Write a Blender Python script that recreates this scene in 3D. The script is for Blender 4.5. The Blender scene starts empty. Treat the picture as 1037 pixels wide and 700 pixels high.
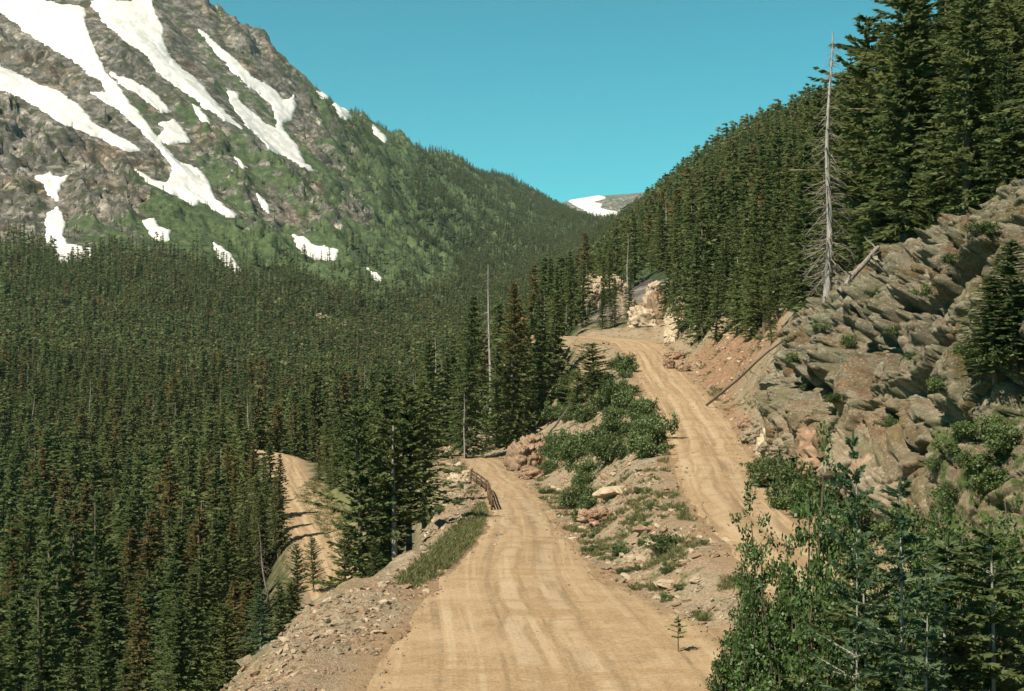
import bpy, bmesh, math, random
import numpy as np

# ------------------------------------------------------------------ camera, sky, sun, exposure
C = bpy.context.scene
COL = C.collection
R = math.radians
F, CX, CY = 1300.0, 518.5, 350.0          # focal length and centre in photo pixels (1037 x 700)

cam_d = bpy.data.cameras.new('camera'); cam = bpy.data.objects.new('camera', cam_d); COL.objects.link(cam)
cam.location = (0, 0, 0); cam.rotation_euler = (R(90), 0, 0)
cam_d.sensor_width = 36; cam_d.lens = 36 * F / 1037.0; cam_d.clip_start = 0.1; cam_d.clip_end = 30000
C.camera = cam

SUN_EL, SUN_AZ = R(51), R(-137)            # azimuth from +Y clockwise: sun high on the left, behind the camera
sdir = (math.sin(SUN_AZ) * math.cos(SUN_EL), math.cos(SUN_AZ) * math.cos(SUN_EL), math.sin(SUN_EL))
W = bpy.data.worlds.new('World'); C.world = W; W.use_nodes = True
nt = W.node_tree; nt.nodes.clear()
sky = nt.nodes.new('ShaderNodeTexSky'); sky.sky_type = 'NISHITA'; sky.sun_disc = False
sky.sun_elevation = SUN_EL; sky.sun_rotation = SUN_AZ; sky.altitude = 3000; sky.air_density = 1.0; sky.dust_density = 0.4; sky.ozone_density = 1.0
tint = nt.nodes.new('ShaderNodeMix'); tint.data_type = 'RGBA'; tint.blend_type = 'MULTIPLY'; tint.inputs[0].default_value = 1
tint.inputs[7].default_value = (0.42, 1.62, 1.30, 1)
bg = nt.nodes.new('ShaderNodeBackground'); bg.inputs[1].default_value = 0.05
# teal skyline; unseen zenith tinted deeper and neutral to keep teal out of shadows
tcw = nt.nodes.new('ShaderNodeTexCoord'); spx = nt.nodes.new('ShaderNodeSeparateXYZ'); mrw = nt.nodes.new('ShaderNodeMapRange'); mrw.inputs[1].default_value = .24; mrw.inputs[2].default_value = .6
zen = nt.nodes.new('ShaderNodeMix'); zen.data_type = 'RGBA'; zen.inputs[6].default_value = (0.32, 1.50, 1.19, 1); zen.inputs[7].default_value = (1.0, .88, .58, 1)
nt.links.new(tcw.outputs['Generated'], spx.inputs[0]); nt.links.new(spx.outputs[2], mrw.inputs[0]); nt.links.new(mrw.outputs[0], zen.inputs[0]); nt.links.new(zen.outputs[2], tint.inputs[7])
wo = nt.nodes.new('ShaderNodeOutputWorld')
nt.links.new(sky.outputs[0], tint.inputs[6]); nt.links.new(tint.outputs[2], bg.inputs[0]); nt.links.new(bg.outputs[0], wo.inputs[0])

sun_d = bpy.data.lights.new('sun', 'SUN'); sun_d.energy = 4.6; sun_d.angle = R(0.5); sun_d.color = (1.0, 0.91, 0.77)
sun = bpy.data.objects.new('sun', sun_d); COL.objects.link(sun)
from mathutils import Vector
sun.rotation_euler = Vector(sdir).to_track_quat('Z', 'Y').to_euler(); sun.location = (-300, -200, 500)

C.view_settings.view_transform = 'Standard'; C.view_settings.look = 'None'
C.view_settings.exposure = 1.0; C.view_settings.gamma = 1.0; C.view_settings.use_curve_mapping = False
C.render.engine = 'CYCLES'
C.cycles.max_bounces = 4; C.cycles.diffuse_bounces = 2; C.cycles.transparent_max_bounces = 4

rng = np.random.default_rng(7)
random.seed(7)

# ------------------------------------------------------------------ numpy noise
def _h(ix, iy, iz, seed):
    n = (ix.astype(np.int64) * 73856093) ^ (iy.astype(np.int64) * 19349663) ^ (iz.astype(np.int64) * 83492791) ^ (seed * 2654435761)
    n = n & 0xFFFFFFFF
    n = ((n ^ (n >> 16)) * 0x45d9f3b) & 0xFFFFFFFF
    n = ((n ^ (n >> 16)) * 0x45d9f3b) & 0xFFFFFFFF
    n = n ^ (n >> 16)
    return (n & 0xFFFFFF) / float(0xFFFFFF)

def vnoise(x, y, z=None, seed=0):
    x = np.asarray(x, float); y = np.asarray(y, float)
    fx = np.floor(x); fy = np.floor(y); tx = x - fx; ty = y - fy
    tx = tx * tx * (3 - 2 * tx); ty = ty * ty * (3 - 2 * ty)
    ix = fx.astype(np.int64); iy = fy.astype(np.int64)
    if z is None:
        iz = np.zeros_like(ix)
        a = _h(ix, iy, iz, seed); b = _h(ix + 1, iy, iz, seed); c = _h(ix, iy + 1, iz, seed); d = _h(ix + 1, iy + 1, iz, seed)
        return (a + (b - a) * tx) * (1 - ty) + (c + (d - c) * tx) * ty
    z = np.asarray(z, float); fz = np.floor(z); tz = z - fz; tz = tz * tz * (3 - 2 * tz); iz = fz.astype(np.int64)
    def lay(k):
        a = _h(ix, iy, k, seed); b = _h(ix + 1, iy, k, seed); c = _h(ix, iy + 1, k, seed); d = _h(ix + 1, iy + 1, k, seed)
        return (a + (b - a) * tx) * (1 - ty) + (c + (d - c) * tx) * ty
    l0 = lay(iz); l1 = lay(iz + 1)
    return l0 + (l1 - l0) * tz

def fbm(x, y, z=None, seed=0, octs=4, gain=.5):
    s = 0; a = 1; t = 0
    for i in range(octs):
        f = 2.03 ** i
        s = s + a * vnoise(x * f + 13.7 * i, y * f - 7.1 * i, None if z is None else z * f + 3.3 * i, seed + i); t += a; a *= gain
    return s / t                                    # 0..1

def ridged(x, y, seed=0, octs=3):
    s = 0; a = 1; t = 0
    for i in range(octs):
        f = 2.1 ** i
        s = s + a * (1 - np.abs(2 * vnoise(x * f + 5.1 * i, y * f + 9.2 * i, None, seed + i) - 1)); t += a; a *= .5
    return s / t

def voronoi(p, seed=0):
    """p (N,3): nearest cell distance, second distance, cell id hash, vector from the cell's point"""
    ip = np.floor(p).astype(np.int64); N = len(p)
    f1 = np.full(N, 9.0); f2 = np.full(N, 9.0); cid = np.zeros(N); vec = np.zeros((N, 3)); cell = np.zeros((N, 3), np.int64)
    for dx in (-1, 0, 1):
        for dy in (-1, 0, 1):
            for dz in (-1, 0, 1):
                cx = ip[:, 0] + dx; cy = ip[:, 1] + dy; cz = ip[:, 2] + dz
                q = np.stack([cx + _h(cx, cy, cz, seed + 11), cy + _h(cx, cy, cz, seed + 12), cz + _h(cx, cy, cz, seed + 13)], 1)
                v = p - q; d = np.sqrt((v * v).sum(1))
                m = d < f1
                f2 = np.where(m, f1, np.minimum(f2, d)); f1 = np.where(m, d, f1)
                vec[m] = v[m]; cell[m, 0] = cx[m]; cell[m, 1] = cy[m]; cell[m, 2] = cz[m]
    return f1, f2, cell, vec

def smooth(a, b, x):
    t = np.clip((x - a) / (b - a), 0, 1); return t * t * (3 - 2 * t)

def pchip(x, y, xi):
    """monotone cubic through columns of y (n, m) at x (n), evaluated at xi (k)"""
    x = np.asarray(x, float); y = np.asarray(y, float)
    one = y.ndim == 1
    if one: y = y[:, None]
    h = np.diff(x)[:, None]; d = np.diff(y, axis=0) / h
    m = np.zeros_like(y); m[0] = d[0]; m[-1] = d[-1]
    w1 = 2 * h[1:] + h[:-1]; w2 = h[1:] + 2 * h[:-1]
    ok = d[1:] * d[:-1] > 0
    den = w1 / np.where(d[:-1] == 0, 1, d[:-1]) + w2 / np.where(d[1:] == 0, 1, d[1:])
    m[1:-1] = np.where(ok, (w1 + w2) / np.where(den == 0, 1, den), 0)
    xi = np.clip(np.asarray(xi, float), x[0], x[-1])
    k = np.clip(np.searchsorted(x, xi) - 1, 0, len(x) - 2)
    t = ((xi - x[k]) / (x[k + 1] - x[k]))[:, None]; hk = h[k]
    r = (2 * t**3 - 3 * t**2 + 1) * y[k] + (t**3 - 2 * t**2 + t) * hk * m[k] + (-2 * t**3 + 3 * t**2) * y[k + 1] + (t**3 - t**2) * hk * m[k + 1]
    return r[:, 0] if one else r

# ------------------------------------------------------------------ the lie of the land: cross sections (photo column, height) at each distance
ST = [
 (1.0, [(-500, -1.9), (518, -1.75), (1500, -1.6)]),
 (5.0, [(-500, -4.0), (518, -3.2), (1500, -2.4)]),
 (10,  [(-500, -6.0), (518, -4.9), (1000, -4.7), (1500, -3.2)]),
 (20,  [(-500, -10), (0, -8.6), (518, -7.9), (800, -7.8), (1037, -7.2), (1500, -2.5)]),
 (30,  [(-500, -17), (0, -12), (250, -9.4), (400, -8.9), (518, -9.0), (750, -9.0), (850, -8.2), (1037, -5.6), (1500, 3)]),
 (37,  [(-500, -21), (0, -15.5), (200, -11.2), (262, -9.4), (330, -8.9), (518, -9), (700, -9), (760, -8.6), (850, -8.4), (960, -8.2), (1037, -5.5), (1500, 8)]),
 (45,  [(-500, -23), (0, -19), (200, -13.5), (300, -9.9), (335, -8.9), (400, -8.6), (518, -9), (625, -8.95), (700, -8.1), (750, -7.75), (820, -7.75), (890, -7.6), (960, -3.6), (1037, 1.2), (1200, 7), (1500, 13)]),
 (53,  [(-500, -25), (0, -21.5), (200, -16), (330, -11.5), (395, -9.2), (425, -8.5), (450, -8.8), (518, -9), (610, -9.05), (660, -8.5), (715, -7.6), (770, -7.5), (815, -5.4), (900, 0.2), (960, 2.8), (1037, 5.6), (1200, 10), (1500, 18)]),
 (62,  [(-500, -27), (0, -25), (200, -20), (350, -14), (430, -10), (455, -8.9), (500, -9.1), (590, -9.2), (640, -8.2), (680, -7.2), (764, -7.1), (795, -4.9), (850, -.6), (900, 1.9), (1004, 6.2), (1200, 13), (1500, 25)]),
 (75,  [(-500, -29), (0, -28), (200, -24), (380, -16.5), (450, -10.6), (478, -9.6), (505, -9.8), (565, -9.9), (610, -9), (680, -7), (765, -6.8), (785, -4.4), (835, 1.0), (900, 4.0), (1004, 8.0), (1200, 18), (1500, 32)]),
 (97,  [(-500, -31), (0, -30), (200, -26), (350, -20), (420, -13.5), (455, -11.4), (497, -11.2), (555, -11.2), (600, -9.6), (668, -6.4), (745, -6.2), (765, -4.3), (800, -1.2), (850, 2.2), (1004, 11), (1200, 25), (1500, 45)]),
 (125, [(-500, -31), (0, -31), (200, -27), (330, -20.5), (420, -13.5), (450, -12.2), (478, -12.2), (520, -12.3), (560, -10.5), (652, -5), (725, -4.7), (760, -1.2), (800, 3.2), (900, 12), (1037, 25), (1500, 62)]),
 (150, [(-500, -30), (0, -32), (200, -27), (290, -20), (330, -18.5), (420, -14.4), (440, -13.4), (468, -13.3), (510, -13.3), (545, -11), (600, -7), (640, -3.2), (695, -3), (740, 1), (800, 6.5), (900, 17), (1037, 32), (1500, 80)]),
 (190, [(-500, -28), (0, -33), (200, -26), (280, -18.3), (350, -18), (430, -15), (500, -12), (560, -4), (590, .5), (660, 1.2), (700, 5), (740, 10), (800, 18), (900, 32), (1037, 50), (1500, 110)]),
 (260, [(-500, -25), (0, -32), (200, -30), (350, -24), (430, -20), (500, -12), (560, 2), (620, 9), (700, 16), (800, 29), (840, 34), (900, 42), (1037, 58), (1500, 110)]),
 (400, [(-500, -12), (0, -18), (200, -23), (350, -26), (450, -20), (520, -8), (560, 3), (620, 18), (700, 38), (760, 52), (800, 58), (840, 64), (900, 72), (1037, 84), (1500, 130)]),
 (600, [(-500, 20), (0, 2), (200, -12), (350, -18), (450, -12), (520, 0), (570, 17), (620, 38), (700, 73), (760, 92), (840, 107), (900, 110), (1037, 112), (1500, 120)]),
 (800, [(-500, 90), (0, 42), (200, 22), (350, 2), (450, 0), (520, 10), (580, 35), (640, 72), (700, 103), (762, 125), (840, 128), (1037, 126), (1500, 130)]),
 (1000, [(-500, 190), (0, 85), (200, 62), (350, 36), (400, 30), (450, 22), (520, 25), (580, 48), (640, 85), (700, 118), (762, 130), (1037, 130), (1500, 130)]),
 (1200, [(-500, 280), (0, 160), (200, 122), (300, 88), (400, 60), (450, 45), (500, 40), (560, 50), (620, 88), (680, 143), (762, 140), (1037, 130), (1500, 130)]),
 (1450, [(-500, 380), (0, 285), (100, 273), (200, 240), (300, 178), (400, 106), (450, 72), (500, 62), (560, 78), (620, 130), (653, 156), (762, 150), (1037, 130), (1500, 130)]),
 (1700, [(-500, 560), (0, 432), (100, 418), (200, 360), (300, 281), (400, 176), (450, 115), (500, 90), (560, 104), (620, 160), (650, 163), (762, 140), (1037, 130), (1500, 130)]),
 (2000, [(-500, 720), (0, 600), (100, 569), (200, 525), (250, 484), (300, 418), (330, 380), (400, 278), (450, 222), (500, 185), (560, 165), (600, 170), (640, 178), (762, 150), (1037, 130), (1500, 130)]),
 (2300, [(-500, 700), (0, 640), (200, 510), (250, 484), (300, 446), (350, 406), (400, 361), (450, 308), (500, 262), (560, 226), (600, 224), (640, 205), (762, 170), (1500, 130)]),
 (2650, [(-500, 600), (0, 560), (300, 420), (400, 350), (450, 376), (480, 349), (520, 310), (560, 278), (605, 250), (640, 235), (762, 190), (1500, 130)]),
 (3000, [(-500, 500), (300, 360), (450, 345), (500, 380), (560, 328), (605, 282), (640, 262), (762, 210), (1500, 130)]),
 (3400, [(-500, 400), (450, 330), (500, 340), (560, 340), (605, 308), (640, 280), (762, 220), (1500, 130)]),
 (5000, [(-500, 300), (560, 260), (1500, 130)]),
 (9000, [(-500, 260), (560, 200), (1500, 130)]),
]
PXG = np.arange(-500, 1501, 4.0)
LG = np.linspace(0, math.log(9000), 900)
_rows = np.stack([pchip([a for a, _ in pr], [b for _, b in pr], PXG) for _, pr in ST])
TAB = pchip([math.log(y) for y, _ in ST], _rows, LG)           # (900, npx)

def base_z(X, Y):
    Y = np.maximum(Y, 1.001)
    px = np.clip(X / Y * F + CX, -499.9, 1499.9); L = np.clip(np.log(Y), 0, LG[-1] - 1e-6)
    a = (px - PXG[0]) / 4; i = np.floor(a).astype(int); a = a - i
    b = L / (LG[1] - LG[0]); j = np.clip(np.floor(b).astype(int), 0, len(LG) - 2); b = b - j
    i = np.clip(i, 0, len(PXG) - 2)
    return (TAB[j, i] * (1 - a) + TAB[j, i + 1] * a) * (1 - b) + (TAB[j + 1, i] * (1 - a) + TAB[j + 1, i + 1] * a) * b

# roads: x, y, z, half width
UPPER = [(3, 197, 1.5, 2.4), (10, 196, 1.3, 2.6), (17, 190, .9, 3.1), (18.4, 172, -1.0, 2.9), (17.2, 150, -3, 2.7), (16.0, 125, -4.8, 2.8), (14.0, 97, -6.2, 2.6),
         (12.0, 77, -6.9, 2.3), (10.4, 62, -7.2, 2.1), (9.9, 54, -7.5, 1.9), (10.1, 48, -7.75, 1.9), (11.0, 43, -8.1, 2.0), (11.3, 38, -8.45, 2.2), (9.3, 34, -8.8, 2.5), (5.5, 31.5, -8.98, 3.0)]
LOWER = [(1.8, 27, -9.05, 5.8), (1.7, 37.5, -9.0, 5.4), (.95, 43, -9.0, 4.2), (.45, 47, -9.0, 3.2), (.2, 52, -9.0, 2.5), (.5, 57.5, -9.05, 2.0), (.6, 62, -9.2, 1.85), (.5, 75, -9.9, 1.75), (-.3, 97, -11.2, 1.75),
         (-2.0, 125, -12.3, 1.8), (-3.6, 148, -13.2, 2.0), (-7.5, 161, -13.7, 2.0), (-14, 165, -14.2, 1.8)]
FARRD = [(-46, 216, -17.5, 2.2), (-37.6, 206, -17.7, 2.3), (-33, 185, -17.9, 2.3), (-25.2, 155, -19.1, 2.3), (-18.8, 130, -20, 2.3), (-15, 112, -21, 2.2), (-13, 95, -22.5, 2.2)]
def dens(pl, step=.8):
    p = np.array(pl, float); s = np.r_[0, np.cumsum(np.hypot(np.diff(p[:, 0]), np.diff(p[:, 1])))]
    # Catmull-like smoothing through pchip on arc length, then a light blur
    t = np.arange(0, s[-1], step); q = np.stack([pchip(s, p[:, k], t) for k in range(4)], 1)
    for _ in range(70):
        q[1:-1] = .25 * q[:-2] + .5 * q[1:-1] + .25 * q[2:]
    return q
ROADS = {'upper_road': dens(UPPER), 'lower_road': dens(LOWER), 'far_road': dens(FARRD)}

def road_near(X, Y):
    """distance beyond the road edge (negative on the road) and road height, nearest road of all three"""
    X = np.asarray(X, float).ravel(); Y = np.asarray(Y, float).ravel()
    best = np.full(X.shape, 99.0); num = np.zeros(X.shape); den = np.full(X.shape, 1e-12)
    sel = np.where((Y > 20) & (Y < 240) & (X > -65) & (X < 40))[0]
    for q in ROADS.values():
        for c in range(0, len(sel), 40000):
            k = sel[c:c + 40000]
            d = np.hypot(X[k, None] - q[None, :, 0], Y[k, None] - q[None, :, 1])
            ee = (d - q[None, :, 3]).min(1)
            w = np.exp(-(d - d.min(1)[:, None]) * 2.0); z = (w * q[None, :, 2]).sum(1) / w.sum(1)
            wt = (smooth(5.0, .15, ee) + 1e-9) / (np.maximum(ee, 0) + .12) ** 2
            num[k] += wt * z; den[k] += wt; best[k] = np.minimum(best[k], ee)
    return best, num / den

def poly_sd(px, py, poly):
    """signed distance to a polygon, positive inside"""
    P = np.array(poly, float); Q = np.roll(P, -1, 0)
    px = np.asarray(px, float); py = np.asarray(py, float)
    d2 = np.full(px.shape, 1e18); ins = np.zeros(px.shape, bool)
    for (x0, y0), (x1, y1) in zip(P, Q):
        dx, dy = x1 - x0, y1 - y0; L2 = dx * dx + dy * dy + 1e-9
        t = np.clip(((px - x0) * dx + (py - y0) * dy) / L2, 0, 1)
        d2 = np.minimum(d2, (px - x0 - t * dx) ** 2 + (py - y0 - t * dy) ** 2)
        if y0 != y1:
            c = ((y0 > py) != (y1 > py)) & (px < dx * (py - y0) / (dy if dy else 1e-9) + x0); ins ^= c
    return np.where(ins, 1, -1) * np.sqrt(d2)

def z1(pts): return [(10 + .3182 * a, 20 + .3182 * b) for a, b in pts]
SNOW = [
 ('long branching snow field running from the top left of the mountain down its main gully', z1([(-140, -120), (-20, -120), (55, -70), (235, -40), (240, 25), (262, 80), (285, 130), (310, 175), (345, 212), (380, 262), (420, 310), (450, 350), (480, 390), (510, 430), (540, 460), (575, 462), (610, 490), (640, 530), (655, 575), (700, 608), (722, 630), (690, 626), (650, 602), (610, 575), (585, 592), (545, 572), (490, 542), (440, 515), (398, 478), (470, 518), (500, 525), (522, 480), (500, 440), (470, 405), (430, 365), (395, 330), (350, 290), (300, 258), (258, 232), (312, 236), (290, 195), (260, 180), (215, 140), (165, 110), (115, 80), (60, 45), (0, 0)])),
 ('thin snow tongue branching right off the main snow gully', z1([(318, 166), (380, 190), (440, 218), (474, 245), (512, 292), (482, 294), (430, 246), (352, 208)])),
 ('broad snow streak from the mountain top between two dark rock ribs', z1([(255, -60), (450, -60), (485, 25), (490, 70), (510, 120), (560, 165), (610, 210), (640, 250), (690, 300), (738, 346), (690, 322), (640, 293), (590, 254), (540, 219), (500, 193), (465, 162), (440, 120), (400, 85), (350, 50), (300, 10)])),
 ('short snow strip hooking down beside the broad snow streak', z1([(470, -60), (560, -60), (602, 25), (617, 50), (594, 62), (612, 100), (632, 140), (657, 172), (620, 158), (598, 122), (568, 88), (540, 55), (500, 45), (484, 20)])),
 ('forked snow field shaped like a wishbone under the ridge skyline', z1([(600, 30), (625, 48), (660, 80), (720, 130), (770, 180), (820, 212), (850, 228), (870, 262), (902, 243), (910, 280), (900, 310), (872, 326), (862, 342), (887, 370), (912, 400), (937, 460), (978, 484), (930, 468), (880, 438), (820, 408), (788, 372), (753, 332), (722, 292), (698, 252), (692, 228), (716, 228), (737, 268), (772, 298), (812, 333), (848, 350), (852, 320), (832, 270), (798, 237), (758, 207), (708, 164), (667, 114), (638, 80)])),
 ('long slanting snow band entering from the left edge of the mountain', z1([(-110, 110), (-30, 150), (40, 180), (100, 210), (160, 235), (215, 270), (250, 310), (272, 335), (330, 365), (380, 393), (414, 416), (375, 422), (330, 397), (280, 372), (230, 352), (180, 337), (140, 312), (95, 282), (40, 250), (-110, 190)])),
 ('small irregular snow patch high on the left rocks above the lowest one', z1([(83, 502), (125, 488), (160, 503), (198, 488), (162, 522), (152, 572), (125, 557), (108, 522)])),
 ('boot shaped snow patch just above the treeline at far left', [(47, 217), (58, 211), (66, 224), (63, 240), (69, 249), (93, 252), (93, 262), (70, 266), (61, 266), (54, 255), (46, 240)]),
 ('small snow scrap on dark rocks above the left treeline', [(144, 224), (156, 222), (161, 231), (172, 236), (172, 243), (158, 244), (150, 234)]),
 ('narrow snow sliver at the upper edge of the forest below the green slope', [(216, 246), (226, 253), (235, 261), (244, 274), (238, 277), (228, 268), (219, 257)]),
 ('bright snow patch on the green slope right of the rocky ribs', [(296, 238), (308, 239), (316, 248), (343, 253), (339, 262), (318, 263), (303, 251)]),
 ('rounded snow patch below the fork of the main snow gully', z1([(478, 330), (520, 318), (562, 358), (572, 386), (520, 397), (488, 392), (472, 370), (500, 350)])),
 ('small pointed snow patch between the main gully and the broad streak', z1([(582, 268), (610, 288), (633, 327), (613, 328), (588, 297)])),
 ('tiny snow spot under the skyline on the upper ridge', [(339, 104), (350, 111), (356, 121), (345, 119)]),
 ('small snow spot lowest on the ridge skyline among trees', [(377, 127), (391, 139), (390, 145), (379, 136)]),
 ('thin curved snow thread on the slope below the wishbone field', [(260, 197), (268, 204), (275, 217), (271, 217), (263, 206)]),
 ('tiny snow dash on the rocks beside the wishbone field', [(238, 159), (251, 170), (246, 171)]),
 ('small snow dash on the lower green slope near the valley rocks', [(372, 272), (381, 277), (388, 283), (382, 284), (375, 278)]),
 ('tiny snow fleck right under the mountain skyline', [(321, 92), (332, 98), (328, 101)]),
]
def snow_cover(X, Y, extra=0):
    """1 where snow lies, fading over a few pixels round every patch"""
    m = np.zeros(X.shape)
    z = base_z(X, Y) + extra; px = CX + X / Y * F; py = CY - z / Y * F
    for _, po in SNOW:
        q = np.array(po); b = (px > q[:, 0].min() - 15) & (px < q[:, 0].max() + 15) & (py > q[:, 1].min() - 16) & (py < q[:, 1].max() + 16) & (Y > 900)
        if b.any(): m[b] = np.maximum(m[b], smooth(-15, -5, poly_sd(px[b], py[b], po)))
    return m

def rough(X, Y):
    """relief of the high slopes: gullies and ribs running down to the right, metres"""
    X = np.asarray(X, float); Y = np.asarray(Y, float)
    a = smooth(800, 1300, Y) * smooth(150, -250, X - 0.02 * Y)
    ac = (.8 * X + .6 * Y); al = (.6 * X - .8 * Y)
    X = np.asarray(X, float); Y = np.asarray(Y, float)
    low = (ridged(ac / 95, al / 330, 21, 2) - .5) * 30
    mid = (ridged(ac / 34, al / 90, 31, 3) - .5) * 25
    fine = (ridged(X / 13, Y / 16, 41, 3) - .5) * 5
    m = a > .01
    if m.any():
        for sc, amp, sd_ in ((30., 13., 3), (11., 5.5, 5)):
            q = np.stack([ac[m] / sc, al[m] / sc / 2.0, np.zeros(m.sum())], 1) + ((fbm(X[m] / 40, Y[m] / 40, None, 49, 2) - .5) * 1.3)[:, None]
            f1, f2, ce, v = voronoi(q, sd_); h_ = _h(ce[:, 0], ce[:, 1], ce[:, 2], sd_ + 60) - .5; t1 = _h(ce[:, 0], ce[:, 1], ce[:, 2], sd_ + 61) - .5; t2 = _h(ce[:, 0], ce[:, 1], ce[:, 2], sd_ + 62) - .5
            fine[m] += amp * (h_ + 1.6 * (v[:, 0] * t1 + v[:, 1] * t2)) - amp * .3 * (1 - smooth(0, .15, f2 - f1))
    if (a > .01).any(): cov_ = snow_cover(X, Y, a * low); fine = fine * (1 - .88 * cov_); mid = mid * (1 - .85 * cov_)
    return a * low, a * mid, a * fine

def ground_z(X, Y, detail=True):
    X = np.asarray(X, float); Y = np.asarray(Y, float); sh = X.shape
    z = base_z(X, Y).ravel(); x = X.ravel(); y = Y.ravel()
    e, rz = road_near(x, y)
    if detail:
        near = smooth(25, 32, y) * (1 - smooth(230, 300, y))
        bump = (fbm(x * .45, y * .45, None, 3, 3) - .5) * 1.0 + (ridged(x * 1.3, y * 1.3, 5, 3) - .55) * .42
        z = z + near * bump * smooth(.2, 2.5, e)
        lo, mi, fi = rough(x, y)
        z = z + lo + mi + fi
        hill = smooth(230, 320, y) * (1 - smooth(700, 1000, y))
        z = z + hill * (fbm(x / 20, y / 20, None, 8, 3) - .5) * 6
    k = smooth(4.5, 0.15, e)
    z = z * (1 - k) + rz * k
    z = np.where(e < .25, z - .05 * smooth(.25, -.3, e), z)
    return z.reshape(sh)

def proj(X, Y, Z):
    return CX + X / Y * F, CY - Z / Y * F

_HL = np.linspace(math.log(30), math.log(3600), 2600); _HY = np.exp(_HL)
def hit(px, py, ymin=30.0):
    """where the sight line through this photo pixel meets the ground"""
    X = (px - CX) / F * _HY; Z = ground_z(X, _HY)
    v = CY - Z / _HY * F
    k = np.where((v <= py) & (_HY >= ymin))[0]
    if len(k) == 0: k = [len(_HY) - 1]
    y = _HY[k[0]]; return Vector(((px - CX) / F * y, y, Z[k[0]]))

def at(px, Y):
    X = (px - CX) / F * Y; return Vector((X, Y, float(ground_z(np.array([X]), np.array([Y]))[0])))

# ------------------------------------------------------------------ object helpers
def tag(o, label=None, cat=None, group=None, kind=None):
    if label: o['label'] = label
    if cat: o['category'] = cat
    if group: o['group'] = group
    if kind: o['kind'] = kind
    return o
def empty(name, loc=(0, 0, 0), rz=0):
    o = bpy.data.objects.new(name, None); COL.objects.link(o); o.location = loc; o.rotation_euler = (0, 0, rz); o.empty_display_size = .2; return o
def mesh_np(name, V, Fc, mats, attrs=None, shade=False, matidx=None):
    """mesh from numpy: V (n,3), Fc (m,k) with k = 3 or 4"""
    V = np.asarray(V, np.float32); Fc = np.asarray(Fc, np.int32)
    me = bpy.data.meshes.new(name); me.vertices.add(len(V)); me.vertices.foreach_set('co', V.ravel())
    m, k = Fc.shape
    me.loops.add(m * k); me.loops.foreach_set('vertex_index', Fc.ravel())
    me.polygons.add(m); me.polygons.foreach_set('loop_start', np.arange(0, m * k, k, dtype=np.int32))
    if matidx is not None: me.polygons.foreach_set('material_index', np.asarray(matidx, np.int32))
    me.update(calc_edges=True); me.validate()
    for mm in (mats if isinstance(mats, (list, tuple)) else [mats]): me.materials.append(mm)
    if attrs:
        for nme, a in attrs.items():
            at_ = me.attributes.new(nme, 'FLOAT', 'POINT'); at_.data.foreach_set('value', np.asarray(a, np.float32))
    if shade: me.polygons.foreach_set('use_smooth', np.ones(m, bool))
    me.update(); return me
def link(name, me, parent=None):
    o = bpy.data.objects.new(name, me); COL.objects.link(o)
    if parent: o.parent = parent
    return o

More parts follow.
